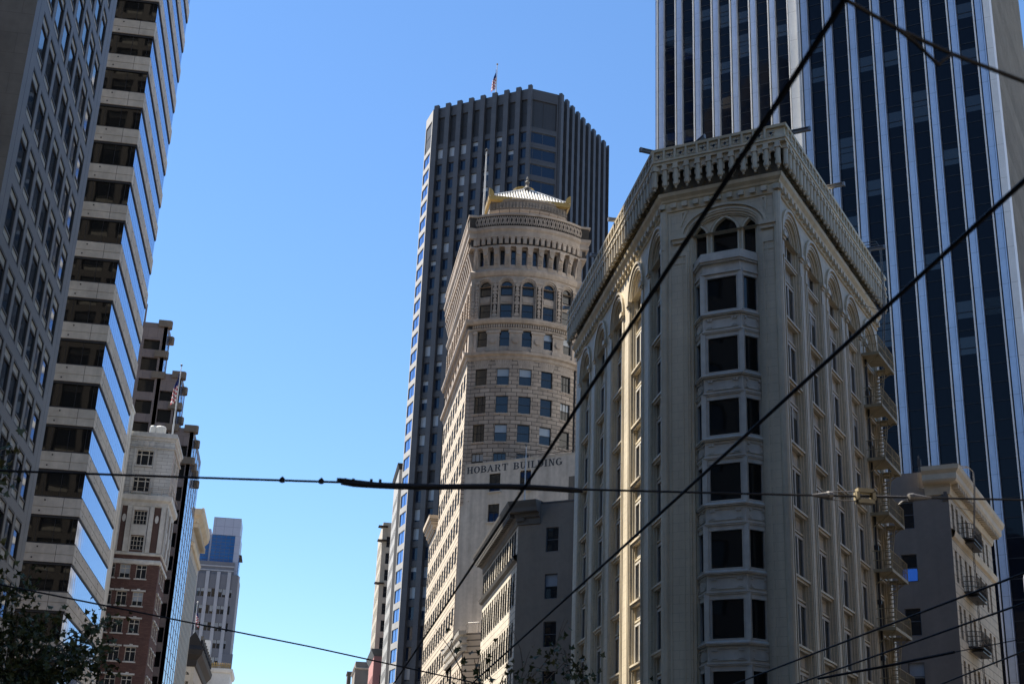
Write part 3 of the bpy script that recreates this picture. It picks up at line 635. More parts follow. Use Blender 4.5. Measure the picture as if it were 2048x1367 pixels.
# ---- narrow front: piers, big arch, lancets, canted bay
FW = 5.92; BA, BB = 1.3, 4.95
mb = MB(FR); mb.punched(0, FW, 0, 31.9, [(BA, BB)], [(4, 31.9)], 1.0); C0 = (BA+BB)/2; HW = (BB-BA)/2
arch_wall(mb, 0, FW, 31.9, TOPW, C0, HW, 1.05, 1.0, n=20); mb.build('front_wall', ['cream'], FI)
m = MB(FR); cv = lambda k: [(C0-(HW+k)*math.cos(math.pi*i/20), 31.9+(1.05+k)*math.sin(math.pi*i/20)) for i in range(21)]
m.ring(cv(.30), cv(.44), -.12, 0); m.ring(cv(.1), cv(.2), -.05, 0); m.ring(cv(-.12), cv(0), .08, .4); m.ring(cv(-.2), cv(-.12), .15, .4)
for s_, e in ((-1, BA), (1, BB)):
    for k, w_, dd in ((.10, .09, -.05), (.34, .06, -.03), (.98, .1, -.04)): x = e+s_*k; m.box(min(x, x+s_*w_), max(x, x+s_*w_), dd, 0, 4, 31.1 if k < .9 else TOPW-.2)
    m.box(min(e-s_*.14, e), max(e-s_*.14, e), .1, .9, 4, 31.9); m.box(min(e-s_*.27, e-s_*.14), max(e-s_*.27, e-s_*.14), .24, .9, 4, 31.9)
    m.box(min(e+s_*.06, e+s_*.92), max(e+s_*.06, e+s_*.92), -.24, 0, 31.75, 31.95); m.box(min(e+s_*.1, e+s_*.85), max(e+s_*.1, e+s_*.85), -.15, 0, 31.55, 31.75)
    m.box(min(e+s_*.2, e+s_*.72), max(e+s_*.2, e+s_*.72), -.05, 0, 30.85, 31.45); m.box(min(e+s_*.12, e+s_*.8), max(e+s_*.12, e+s_*.8), -.03, 0, 30.45, 30.5)
    q = [(e+s_*.42, TOPW-.12), (e+s_*.05, TOPW-.12), (e+s_*.42, TOPW-1.0)]; q2 = [(e+s_*.34, TOPW-.2), (e+s_*.2, TOPW-.2), (e+s_*.34, TOPW-.6)]
    m.ring(q2+[q2[0]], q+[q[0]], -.06, 0)
# lancet screen in the arch
def lan(cx, hw, zs, ri, k=0.): return [(cx-hw-k, 30.4)]+[(cx-(hw+k)*math.cos(math.pi/2*i/8), zs+(ri+k*1.2)*math.sin(math.pi/2*i/8)**.9+(.10*(i/8)**6)) for i in range(9)]+[(cx+(hw+k)*math.cos(math.pi/2*i/8), zs+(ri+k*1.2)*math.sin(math.pi/2*i/8)**.9+(.10*(i/8)**6)) for i in range(7, -1, -1)]+[(cx+hw+k, 30.4)]
LN = [(1.83, .34, 31.75, .55), (C0, .66, 31.75, .85), (4.42, .34, 31.75, .55)]
S0 = MB(FR)
def lancet_wall(mb, d):
    edges = [BA]+[(1.83+.34+C0-.66)/2, (C0+.66+4.42-.34)/2]+[BB]
    for (cx, hw, zs, ri), u0, u1 in zip(LN, edges, edges[1:]):
        P = lan(cx, hw, zs, ri)[1:-1]
        for a, b in zip(P, P[1:]): mb.face([(a[0], d, a[1]), (b[0], d, b[1]), (b[0], d, 33.2), (a[0], d, 33.2)]); mb.face([(a[0], d, a[1]), (a[0], d+.25, a[1]), (b[0], d+.25, b[1]), (b[0], d, b[1])])
        mb.box(u0, cx-hw, d, d+.25, 30.4, 33.2); mb.box(cx+hw, u1, d, d+.25, 30.4, 33.2)
lancet_wall(m, .24)
for L_ in LN: m.ring(lan(*L_), lan(*L_, .09), .15, .24); m.ring(lan(*L_, .15), lan(*L_, .2), .2, .24)
m.build('front_mouldings', ['cream_plain'], FI)
for cx, hw, zs, ri in LN:
    g = MB(FR); g.face([(cx-hw, .42, 30.4), (cx+hw, .42, 30.4), (cx+hw, .42, zs+ri+.12), (cx-hw, .42, zs+ri+.12)]); g.build('lancet_window', ['glass_black'], FI)
# canted bay
pl = [(BA+.12, .35), (2.2, -.62), (4.12, -.62), (BB-.12, .35)]
def off(k): 
    out = []
    for i, (a, b) in enumerate(pl): out.append((a-(k*.45 if i < 1 else k*.35 if i == 1 else -k*.35 if i == 2 else -k*.45), b-(k*.4 if i in (0, 3) else k)))
    return out
def bayband(mb, k0, z0, k1, z1, m_=0):
    P = off(k0); Q = off(k1)
    for i in range(3): mb.face([(P[i][0], P[i][1], z0), (P[i+1][0], P[i+1][1], z0), (Q[i+1][0], Q[i+1][1], z1), (Q[i][0], Q[i][1], z1)], m_)
def bayslab(mb, k, z0, z1, m_=0): mb.hprism(off(k)+[(BB-.1, .9), (BA+.1, .9)], z0, z1, m_)
mo = MB(FR)
for z in SILL[1:]:
    mb = MB(FR); bayslab(mb, -.03, z-1.22, z-.02); mb.build('bay_spandrel', ['white_panel'], FI)
    bayslab(mo, .16, z-.06, z); bayslab(mo, .10, z-.12, z-.06); bayslab(mo, .07, z-.93, z-.86); bayslab(mo, .03, z-1.0, z-.93); bayband(mo, .14, z, -.02, z+.1)
    for i in range(3):                                            # ornament panels
        a, b = off(.0)[i], off(.0)[i+1]; L = math.hypot(b[0]-a[0], b[1]-a[1]); t = ((b[0]-a[0])/L, (b[1]-a[1])/L)
        T0 = lambda u, d, zz, a=a, t=t: (a[0]+t[0]*u-t[1]*d, a[1]+t[1]*u+t[0]*d, zz)
        def qb(u0, u1, z0, z1, dd=-.03): mo.face([T0(u0, dd, z0), T0(u1, dd, z0), T0(u1, dd, z1), T0(u0, dd, z1)]); mo.face([T0(u0, dd, z0), T0(u1, dd, z0), T0(u1, 0.03, z0), T0(u0, 0.03, z0)]); mo.face([T0(u0, dd, z1), T0(u1, dd, z1), T0(u1, 0.03, z1), T0(u0, 0.03, z1)])
        qb(.12, L-.12, z-.76, z-.73); qb(.12, L-.12, z-.25, z-.22); qb(.12, .15, z-.73, z-.25); qb(L-.15, L-.12, z-.73, z-.25)
        for u in ([.22, .36, L-.46, L-.32] if L > 1.3 else [.2, L-.3]):
            for zz in (z-.7, z-.36): qb(u, u+.1, zz, zz+.12, -.05)
    for i, (a, b) in enumerate(off(0)):
        if i in (1, 2): mo.tube([(a, b+.05, z+.1), (a, b+.05, z+2.2)], .17, 8) if False else mo.hprism([(a-.13 if i == 1 else a-.11, b-.01), (a+.11 if i == 1 else a+.13, b-.01), (a+.1, b+.25), (a-.1, b+.25)], z+.06, z+2.2)
mb = MB(FR); bayslab(mb, -.03, 29.1, 30.1); mb.build('bay_spandrel', ['white_panel'], FI); bayslab(mo, .2, 29.95, 30.15); bayslab(mo, .12, 29.85, 29.95); bayslab(mo, .1, 30.15, 30.42); bayslab(mo, .06, 29.3, 29.38)
mo.build('bay_mouldings', ['white_panel'], FI)
for z in SILL[1:]:
    for i in range(3):
        a, b = off(-.02)[i], off(-.02)[i+1]; L = math.hypot(b[0]-a[0], b[1]-a[1]); t = ((b[0]-a[0])/L, (b[1]-a[1])/L); e = .11 if i == 1 else .1
        T0 = lambda u, d, zz, a=a, t=t: FR(a[0]+t[0]*u-t[1]*d, a[1]+t[1]*u+t[0]*d, zz)
        g = MB(T0); g.face([(e, .14, z+.1), (L-e, .14, z+.1), (L-e, .14, z+2.16), (e, .14, z+2.16)]); w_ = g.build('bay_window', ['glass_black'], FI)
        g = MB(T0)
        for u0, u1, z0, z1 in ((e, e+.1, z+.1, z+2.18), (L-e-.1, L-e, z+.1, z+2.18), (e+.1, L-e-.1, z+.1, z+.2), (e+.1, L-e-.1, z+2.06, z+2.18)): g.box(u0, u1, .03, .13, z0, z1)
        for u0, u1 in ((e-.05, e), (L-e, L-e+.05)): g.box(u0, u1, -.02, .1, z+.06, z+2.2)
        g.build('frame', ['frame_white'], w_)
place(FI, its, 100)
# ---- cornice and pierced parapet all round
pth = [(RX, F1.y+LS), tuple(F1), tuple(F2), tuple(F2+Vector(DR)*LR)]
mb = MB(); sweep(mb, pth, [(0, 33.4), (.08, 33.42), (.08, 33.9), (.16, 33.95), (.2, 34.05), (.34, 34.2), (.38, 34.38), (.1, 34.4)])
sweep(mb, pth, [(.1, 35.85), (.72, 35.85), (.72, 35.98), (.78, 36.0), (.78, 36.1), (.7, 36.12), (.66, 36.62), (.78, 36.64), (.8, 36.78), (.3, 36.8), (.3, 36.3), (-3, 36.3)])
mb.build('cornice', ['cream_gold'], FI)
mb = MB(); sweep(mb, pth, [(.08, 34.4), (.04, 34.5), (.04, 35.85)]); mb.build('arcade_recess', ['shade_brown'], FI)  # recess shade painted into the wall colour
EDG = [(FSt, LS, 1), (FR, FW, 0), (FRt, LR, 1)]
def ext(T, L): return (-.35 if T is not FSt else -.32, L+.3 if T is FR else L)
mb = MB(); od = MB(); lf = MB(); dk = MB()
for T, L, deep in EDG:
    u0, u1 = ext(T, L); n = round((u1-u0)/.62); st = (u1-u0)/n
    for q in (mb, od, lf, dk): q.T = T
    for i in range(n+1):
        u = u0+st*i
        mb.hprism([(u+.125*math.cos(R(a+22.5)), -.6+.125*math.sin(R(a+22.5))) for a in range(0, 360, 45)], 34.72, 35.55)
        mb.box(u-.16, u+.16, -.75, -.4, 35.55, 35.66); mb.box(u-.13, u+.13, -.72, -.4, 35.66, 35.85)
        mb.lathe((u, -.6), [(.0, 34.42), (.07, 34.48), (.05, 34.56), (.14, 34.66), (.14, 34.74)], 8)
        if i < n:
            a, b = u+.12, u+st-.12; c = (a+b)/2; hw = (b-a)/2-.02
            P = [(c-hw*math.cos(math.pi*k/8), 35.3+hw*1.05*math.sin(math.pi*k/8)) for k in range(9)]
            for p_, q_ in zip(P, P[1:]): mb.face([(p_[0], -.58, p_[1]), (q_[0], -.58, q_[1]), (q_[0], -.58, 35.85), (p_[0], -.58, 35.85)]); mb.face([(p_[0], -.58, p_[1]), (p_[0], -.44, p_[1]), (q_[0], -.44, q_[1]), (q_[0], -.58, q_[1])])
            for x0, x1 in ((a-.02, a+.07), (b-.07, b+.02)): mb.box(x0, x1, -.58, -.5, 35.05, 35.3); mb.box(x0+.01, x1-.01, -.57, -.5, 34.75, 34.9)
            if deep == 0 or (i % 1 == 0 and i < 14):
                z = 36.37
                dk.prism([(c+.115*math.cos(R(k*36))*(1 if k % 2 else .45), z+.115*math.sin(R(k*36))*(1 if k % 2 else .45)) for k in range(10)], -.705, -.69)
                for x, zz in ((-.1, -.1), (.1, -.1), (-.1, .1), (.1, .1)): od.ring(arc(c+x*1.05, z+zz*1.05, .03, .03, 0, 360, 8), arc(c+x*1.05, z+zz*1.05, .075, .075, 0, 360, 8), -.735, -.68)
            od.box(u-.05, u+.05, -.78, -.66, 36.1, 36.64)
            if i % 1 == 0: od.box(c-.14, c+.14, -.26, -.08, 33.56, 33.82)
            if deep:
                for k in range(7):
                    x = u+random.random()*st; z = 34.42+random.random()*.42; s = .06+random.random()*.12; dd = -.25-random.random()*.33
                    lf.face([(x-s, dd, z), (x, dd-s*.9, z+s*1.3), (x+s*.6, dd+.06, z+s*.2)]); lf.face([(x-s, dd, z), (x+s*.4, dd-s, z-s*.6), (x+s*.6, dd+.1, z+s*.4)])
                    lf.face([(x, dd-s*.9, z+s*1.3), (x+s*.9, dd, z+s), (x+s*.2, dd+.1, z-s*.5)])
            else:
                for k in range(2):
                    x = u+random.random()*st; z = 34.42+random.random()*.15; s = .05+random.random()*.06; dd = -.2-random.random()*.2
                    lf.face([(x-s, dd, z), (x, dd-s*.9, z+s*1.1), (x+s*.6, dd+.06, z+s*.2)])
mb.build('pendant_arcade', ['cream_plain'], FI); od.build('cornice_ornament', ['cream_plain'], FI); lf.build('leaf_ornament', ['leaf_gild'], FI); dk.build('pierced_stars', ['gasket'], FI)
mb = MB()
for q in (F1, F2): mb.tube([(q.x-.02, q.y+.05, 3.6), (q.x-.02, q.y+.05, TOPW)], .2, 10)
mb.build('corner_shafts', ['cream_plain'], FI)
mb = MB(); E0 = F1+Vector((0, LS)); E3 = F2+Vector(DR)*LR
mb.hprism([(F1.x+1.05, F1.y+.6), (F2.x-.2, F2.y+1.3), (E3.x-.8, E3.y-.2), (E0.x+.75, E0.y-.05)], 0, 36.2); mb.build('core', ['gasket'], FI)
mb = MB(); mb.face([(E0.x, E0.y, 0), (E3.x, E3.y, 0), (E3.x, E3.y, 36.3), (E0.x, E0.y, 36.3)]); mb.build('back_wall', ['wall_grey'], FI)
mb = MB(FRt); mb.tube([(16.05, -.12, 6), (16.05, -.12, 30.2)], .07, 6)
for z in range(7, 30, 3): mb.box(15.95, 16.15, -.22, 0, z, z+.25)
mb.build('drainpipe', ['iron'], FI)
# ---- fire escape on the right side
FE = thing('fire_escape', FRt(18, -.5, 0), 'cream painted fire escape of stacked balconies and ladders on the flatiron building', 'fire escape')
for k in range(-1, 8):
    z = 27.08-3.14*k+.12
    if z < 5: continue
    mb = MB(FRt); a, b = 15.4, 19.2
    mb.box(a, b, -1.05, -.98, z-.14, z+.03); mb.box(a, a+.06, -.98, -.02, z-.14, z+.03); mb.box(b-.06, b, -.98, -.02, z-.14, z+.03); mb.box(a+.06, b-1.5, -.98, -.02, z-.06, z); mb.box(b-1.5, b-.06, -.98, -.72, z-.06, z)
    for u in (a+.3, b-.3): mb.tube([(u, -.05, z-.75), (u, -.95, z-.12)], .03, 4)
    mb.box(b-.9, b-.06, -.72, -.04, z-.1, z-.06)
    mb.build('platform', ['yellow_iron'], FE)
    mb = MB(FRt)
    for zz in (.5, 1.02): mb.tube([(a, -.02, z+zz), (a, -1.02, z+zz), (b, -1.02, z+zz), (b, -.02, z+zz)], .022, 4)
    for i in range(27): u = a+(b-a)*i/26; mb.tube([(u, -1.02, z), (u, -1.02, z+1.02)], .010 if i % 13 else .025, 4)
    for i in range(1, 6): mb.tube([(a, -1.02*i/6, z), (a, -1.02*i/6, z+1.02)], .010, 4); mb.tube([(b, -1.02*i/6, z), (b, -1.02*i/6, z+1.02)], .010, 4)
    mb.build('railing', ['yellow_iron'], FE)
    if z > 9:
        mb = MB(FRt)
        for dd in (-.62, -.2): mb.tube([(18.6, dd, z), (17.1, dd, z-3.1)], .03, 4); mb.tube([(18.6, dd, z+.7), (17.1, dd, z-2.3)], .018, 4)
        for i in range(12): t = (i+.5)/12; mb.box(18.6-1.5*t-.07, 18.6-1.5*t+.07, -.62, -.2, z-3.1*t-.015, z-3.1*t+.015)
        mb.build('ladder', ['yellow_iron'], FE)
mb = MB(FRt)
for u in (16.75, 17.15): mb.tube([(u, -.95, 30.3), (u, -1.2, 34), (u, -1.2, 37.5), (u, -1.0, 37.9), (u, -.2, 37.95), (u, .5, 37.6)], .03, 5)
for i in range(24): z = 30.6+.3*i; mb.tube([(16.75, -.97-.2*min(1, i/12), z), (17.15, -.97-.2*min(1, i/12), z)], .016, 4)
for z in (33.4, 34.2): mb.tube([(16.95, -1.15, z), (15.6, -.1, z+.1)], .018, 4)
mb.build('roof_ladder', ['wire_metal'], FE)
# ---- floodlight arms on the parapet
def floodlight(T, u, d0, d1, lab, z=36.95, du=0):
    t = thing('floodlight', T(u, d0, z), lab, 'floodlight', 'floodlights on the cream parapet')
    mb = MB(T)
    for zz in (0, .15): mb.box(u-.11, u+.11, d1, d0, z+zz, z+zz+.03)
    mb.box(u-.02, u+.02, d1, d0, z+.03, z+.15)
    mb.build('arm', ['pole_grey'], t)
    mb = MB(T); mb.box(u-.09, u+.09, d1-.12, d1-.004, z-.02, z+.2); mb.build('lamp_head', ['pole_grey'], t)
    mb = MB(T); mb.box(u-.07, u+.07, d0-.5, d0-.4, 36.81, z); mb.build('bracket', ['pole_grey'], t)
T45 = frame(F1, (.93, .37), (.37, .93)) 
floodlight(frame(F1, (.2, -.98), (.98, .2)), -.35, .9, -1.15, 'floodlight arm at the left front corner of the flatiron parapet, farthest forward')
floodlight(frame(F1+Vector(DF)*1.35, (.75, .66), (-.25, .97)), .2, .6, -1.25, 'floodlight arm rising above the pierced front parapet of the flatiron')
floodlight(FSt, 8.4, .1, -1.0, 'floodlight arm on the sky-lined street parapet, nearest to the front corner')
floodlight(FSt, 13.4, .1, -1.0, 'floodlight arm against the dark tower, middle of the street parapet')
floodlight(FSt, 22.0, .1, -1.0, 'floodlight arm at the far end of the street parapet, before the tan tower')
floodlight(FRt, .75, .1, -1.5, 'floodlight arm at the top of the right parapet beside the front corner')
floodlight(FRt, 7.2, .1, -1.5, 'floodlight arm half way along the right hand parapet')
floodlight(FRt, 15.9, .1, -1.6, 'floodlight arm beside the roof ladder at the end of the right parapet')

# ================================================================== RG: dark rendered block with rusticated front, far right
GC = F2+Vector(DR)*39.35
RG = thing('rendered_block', (44, 92, 0), 'dark grey rendered party wall with rusticated beige front and bracketed cornice at far right', 'building')
GF_ = frame(GC, DF, DR); GS_ = frame(GC, DR, (-DF[0], -DF[1]))
rgz = [(27.75, 25.75), (23.9, 21.95), (20.05, 18.15), (16.3, 14.4), (12.5, 10.6)]
mb = MB(GF_); mb.punched(-9, 0, 0, 29.85, [(-3.62, -2.5)], [(b, t) for t, b in rgz], .25); mb.build('party_wall', ['wall_dark'], RG)
wc = [(.75, 1.55), (2.35, 3.15), (4.4, 5.2), (6.0, 6.9), (8.6, 9.4), (10.4, 11.2), (12.7, 13.5), (14.4, 15.2)]
rr = [(25.7, 27.6), (21.9, 24.2), (18., 20.3), (14.2, 16.5), (10.4, 12.7)]
mb = MB(GS_); mb.punched(0, 17.2, 0, 29.9, wc, rr, .3); mb.T = IDT; mb.face([(*GS_(17.2, 0, 0)[:2], 0), (*GS_(17.2, 14, 0)[:2], 0), (*GS_(17.2, 14, 0)[:2], 29.9), (*GS_(17.2, 0, 0)[:2], 29.9)]); mb.build('front_wall', ['rust_beige'], RG)
mb = MB(); p0 = GF_(-1.6, 0, 0)[:2]; pth = [p0, tuple(GC), GS_(17.2, 0, 0)[:2], GS_(17.2, 2.5, 0)[:2]]
prf = [(0, 28.0), (.12, 28.05), (.2, 28.4), (.25, 28.75), (.7, 28.85), (.8, 29.0), (.8, 29.4), (1.0, 29.65), (1.05, 29.95), (0, 30.05), (-2, 30.05)]
sweep(mb, pth, prf); mb.T = GF_; mb.face([(-1.6, -o_, z_) for o_, z_ in prf[:-1]]); mb.T = IDT; sweep(mb, pth[1:], [(0, 24.9), (.2, 25.0), (.3, 25.4), (0, 25.6)])
mb.T = GS_
for i in range(27): u = .2+i*.64; mb.box(u, u+.26, -.7, -.2, 28.5, 28.85)
mb.T = GF_; mb.box(-.75, .0, -.28, 0, 28.6, 29.0)
mb.build('cornice', ['cornice_tan'], RG)
mb = MB(GF_); mb.box(-.45, -.02, -.1, 0, 27.6, 28.6); mb.box(-.3, -.06, -.16, 0, 27.8, 28.5); mb.build('console', ['cornice_dk'], RG)
mb = MB(GF_); mb.box(-8.8, -.35, .35, 14, 0, 29.8); mb.build('core', ['gasket'], RG)
mb = MB(GS_); mb.box(.35, 17.1, .35, 8, 0, 29.7); mb.build('front_core', ['gasket'], RG)
proto('rg_a', *sash(1.12, 1.95, 'frame_steel', 'glass', .06, ((), (.52,)))); proto('rg_b', *sash(1.12, 1.95, 'frame_steel', 'glass', .06, ((), (.5,)), .55)); proto('rg_s', *sash(.8, 2.2, 'frame_dark', 'glass', .05, ((), (.5,))))
pb = MB(); q = sash(1.12, 1.95, 'frame_steel', 'glass', .06, ((), (.5,))); pb.face([(0, .06, .98), (1.12, .06, .98), (1.12, .06, 1.95), (0, .06, 1.95)], 0); pb.face([(0.04, -.16, 0.02), (1.08, -.16, .02), (1.08, .05, .98), (.04, .05, .98)], W['glass_blue'])
proto('rg_open', pb, q[1])
place(RG, [(['rg_a', 'rg_open', 'rg_a', 'rg_b', 'rg_a'][i], GF_, -3.62, .1, b) for i, (t, b) in enumerate(rgz)]+[('rg_s', GS_, a, .15, r[0]) for r in rr for a, b in wc], 100)
mb = MB(GF_)
for u in (-2.0, -1.6): mb.tube([(u, -.12, 28.6), (u, -.12, 29.85)], .02, 4)
mb.tube([(-2, -.12, 28.6), (-1.6, -.12, 28.6)], .02, 4); mb.build('wall_bracket', ['iron'], RG)
t = thing('iron_fire_escape', GS_(5.5, -.5, 0), 'black iron fire escape with rounded balconies and gooseneck ladder on the rusticated front', 'fire escape')
for z in (25.6, 21.7, 17.8, 13.9):
    mb = MB(GS_); P = [(3.2, 0), (3.2, -.5), (3.7, -.95), (6.9, -.95), (7.4, -.5), (7.4, 0)]; P2 = [(a if abs(a-5.3) < 1.9 else a, b) for a, b in P]
    mb.hprism(P, z-.1, z); mb.box(3.6, 7.0, -.9, -.1, z-.35, z-.28); mb.build('balcony', ['iron'], t)
    mb = MB(GS_)
    for zz in (.35, .7, 1.05): mb.tube([(a, b, z+zz) for a, b in P], .022, 4)
    tot = [(P[i], P[i+1]) for i in range(5)]
    for (a, b) in tot:
        L = math.hypot(b[0]-a[0], b[1]-a[1]); n = max(2, int(L/.16))
        for i in range(n): mb.tube([(a[0]+(b[0]-a[0])*i/n, a[1]+(b[1]-a[1])*i/n, z), (a[0]+(b[0]-a[0])*i/n+(.05 if i % 2 else -.05), a[1]+(b[1]-a[1])*i/n, z+1.05)], .014, 4)
    mb.build('railing', ['iron'], t)
    mb = MB(GS_)
    for u in (5.2, 5.75): mb.tube([(u, -.5, z-3.9), (u, -.5, z)], .022, 4)
    for i in range(13): mb.tube([(5.2, -.5, z-3.8+.3*i), (5.75, -.5, z-3.8+.3*i)], .014, 4)
    mb.build('ladder', ['iron'], t)
mb = MB(GS_)
for u in (3.6, 4.0): mb.tube([(u, -.9, 25.6), (u, -1.25, 29.5), (u, -1.25, 30.6), (u, -.9, 31.), (u, 1.2, 31.)], .03, 5)
for i in range(15): mb.tube([(3.6, -.95-.02*i, 25.9+.33*i), (4.0, -.95-.02*i, 25.9+.33*i)], .015, 4)
for z in (27.6, 28.2): mb.tube([(3.8, -1.1, z), (2.2, -.05, z+.05)], .018, 4)
mb.tube([(2.2, -.1, 30.9), (3.6, -.9, 30.9)], .025, 4)
mb.build('gooseneck', ['wire_metal'], t)
mb = MB(GF_); mb.box(-4.62, -4.28, .3, .55, 30.15, 30.75); mb.box(-4.52, -4.48, .4, .45, 29.8, 30.15); mb.box(-4.42, -4.38, .4, .45, 29.8, 31.05); mb.box(-4.68, -4.62, .32, .5, 30.3, 30.7)
tag(mb.build('rooftop_antenna', ['pole_white']), 'small white antenna unit on the roof edge of the dark rendered wall', 'antenna')
mb = MB(GF_); mb.tube([(-1.95, .3, 29.8), (-1.95, .3, 31.2)], .05, 5); mb.box(-2.05, -1.8, .25, .35, 30.4, 30.9)
tag(mb.build('vent_pipe', ['iron']), 'dark pipe standing on the roof beside the bracketed cornice', 'pipe')
pp = Vector(GS_(24, -1.5, 0)); mb = MB(); mb.tube([(pp.x, pp.y, 0), (pp.x, pp.y, 26.6)], [.28, .17], 12); mb.lathe((pp.x, pp.y), [(.17, 26.6), (.1, 26.9), (0, 27)], 10)
tag(mb.build('tall_pole', ['pole_grey']), 'tall tapering grey pole rising beside the rusticated front at far right', 'pole')

# ================================================================== ribbed towers filling the upper right
def ribbed(loc, label, O, n, st, H, ztop, first, rightwall, pier_w=.58, fl=3.93, z0=92.1):
    T = frame(O, DF, DR); t = thing('ribbed_tower', loc, label, 'tower')
    L = first+n*st
    for i in range(n+1):                                           # piers: silver front, bright left return, dark reveal
        u = first+i*st; mb = MB(T); wd = pier_w
        mb.box(u, u+wd, -.62, .3, 0, H, 0); mb.box(u-.29, u-.15, -.72, .3, 0, H, 1); mb.box(u-.15, u, -.35, .3, 0, H, 2); mb.box(u+wd, u+wd+.04, -.5, .3, 0, H, 2); mb.box(u+wd+.04, u+wd+.18, -.7, .3, 0, H, 0)
        mb.build('pier', ['aluminium', 'rib_white', 'gasket'], t)
    for i in range(n):
        a, b = first+i*st+pier_w+.18, first+(i+1)*st-.33
        g = MB(T); k = 0; g.face([(a, .0, 0), (b, .0, 0), (b, .0, H), (a, .0, H)], 0)
        z = z0 % (fl/2)-.0
        while z < H: g.box(a, b, -.05, .0, z-.05, z+.04, 1); z += fl/2
        for j in range(30):
            zz = z0-40+fl/2*random.randint(0, 40); 
            if random.random() < .22: g.face([(a, -.008, zz+.04), (b, -.008, zz+.04), (b, -.008, zz+fl/2-.05), (a, -.008, zz+fl/2-.05)], 2)
        g.build('window_strip', ['glass_deep', 'gasket', 'glass'], t)
    return T, t, L
R0 = Vector((math.sin(R(21.53)), math.cos(R(21.53))))*140
TR, tr, L = ribbed((70, 140, 0), 'nearer tower of wide silver ribs and dark glass, ribbed side wall at right edge', tuple(R0), 7, 2.765, 160, 0, .46, True)
mb = MB(TR); mb.box(-1.35, .12, .6, 30, 0, 160, 0); mb.box(-.02, .12, -.7, .6, 0, 160, 0); mb.build('corner_pier', ['rib_white'], tr)
mb = MB(TR); mb.box(.12, 20.4, .31, 29.5, 0, 159); mb.build('core', ['gasket'], tr)
mb = MB(TR); mb.box(19.55+1.12, 21.35, -.75, 1.2, 0, 160); mb.build('corner_return', ['rib_white'], tr)
TRs = frame(TR(21.35, 1.2, 0)[:2], DR, (-DF[0], -DF[1])); mb = MB(TRs); mb.face([(0, 0, 0), (30, 0, 0), (30, 0, 160), (0, 0, 160)])
for k in range(60): mb.box(k*.5+.2, k*.5+.28, -.05, 0, 0, 160)
mb.build('ribbed_side_wall', ['plank'], tr)
L0 = Vector((math.sin(R(14.72)), math.cos(R(14.72))))*177
TL, tl, L = ribbed((60, 172, 0), 'farther tower of slim ribs behind the flatiron parapet', tuple(L0), 10, 2.86, 175, 0, .55, False, .62, z0=115.45)
mb = MB(TL); mb.box(0, .3, -.6, 20, 0, 175); mb.build('corner_pier', ['aluminium'], tl)
mb = MB(TL); mb.box(.3, 29., .31, 20, 0, 174); mb.build('core', ['gasket'], tl)
for T, u, z in ((TR, 4.75, 87.4), (TR, 7.55, 87.6), (TR, 17.0, 81.5), (TR, 18.6, 85.5), (TR, 16.8, 70.3)):
    pass
# ================================================================== GREY: mid grey party wall with rusticated sunlit street front
GY = 106.4
GR = thing('grey_walled_building', (20, 115, 0), 'low building with plain grey party wall and sunlit rusticated street front under a deep cornice', 'building')
GP = frame((RX, GY), DF, DR); GT = frame((RX, GY), (0, 1), (1, 0))
pw = [(25.3, 27.25), (21.6, 23.55), (17.9, 19.85), (14.2, 16.1), (10.5, 12.4)]
mb = MB(GP); mb.punched(0, 9, 0, 29.3, [(2.5, 3.62)], pw, .22); mb.build('party_wall', ['wall_grey'], GR)
gcol = []; 
for k in range(5):
    u = .9+k*3.95; gcol += [(u, u+.78), (u+1.25, u+2.03), (u+2.5, u+3.28)]
grow = [(25.4, 27.4), (21.4, 24.0), (17.4, 20.1), (13.4, 16.1), (9.4, 12.1)]
mb = MB(GT); mb.punched(0, 20.1, 0, 29.3, gcol, grow, .06); mb.T = IDT; mb.face([(RX, GY+20.1, 0), (RX+14, GY+20.1, 0), (RX+14, GY+20.1, 29.3), (RX, GY+20.1, 29.3)]); mb.build('street_wall', ['rust_warm'], GR)
mb = MB(); pth = [(RX, GY+20.1), (RX, GY), (RX+2*DF[0], GY+2*DF[1])]
gprf = [(0, 27.6), (.1, 27.65), (.12, 28.1), (.3, 28.2), (.32, 28.5), (.75, 28.55), (.8, 28.85), (.95, 29.2), (1.0, 29.4), (0, 29.5), (-2, 29.5)]
sweep(mb, [(RX+2, GY+20.1)]+pth, gprf); mb.T = GP; mb.face([(1.999, -o_, z_) for o_, z_ in gprf[:-1]]); mb.T = IDT; sweep(mb, [(RX+2, GY+20.1)]+pth[:2], [(0, 24.7), (.25, 24.85), (.35, 25.15), (0, 25.3)])
mb.T = GT
for i in range(31): mb.box(.1+i*.65, .4+i*.65, -.72, -.2, 28.2, 28.54)
mb.T = GP; mb.box(-.1, .6, -.25, 0, 27.9, 28.4)
mb.build('cornice', ['cornice_dk'], GR)
mb = MB(); q = Vector((RX, GY))+Vector(DF)*9; mb.hprism([(RX+.4, GY+.1), (q.x, q.y+.35), (q.x+12, q.y+17), (RX+.4, GY+20)], 0, 29.25); mb.build('core', ['gasket'], GR)
mb = MB(); mb.face([(RX, GY, 29.28), (q.x, q.y, 29.28), (q.x+12, q.y+17, 29.28), (RX, GY+20, 29.28)]); 
mb.T = GP; mb.box(1.0, 9, -.03, .3, 29.22, 29.36); mb.build('roof', ['cornice_dk'], GR)
proto('g_a', *sash(1.12, 1.95, 'frame_steel', 'glass', .06, ((), (.5,)))); proto('g_b', *sash(1.12, 1.95, 'frame_steel', 'glass', .06, ((), (.5,)), .5)); proto('g_s', *sash(.78, 2.0, 'frame_dark', 'glass_dull', .05, ((), (.5,))))
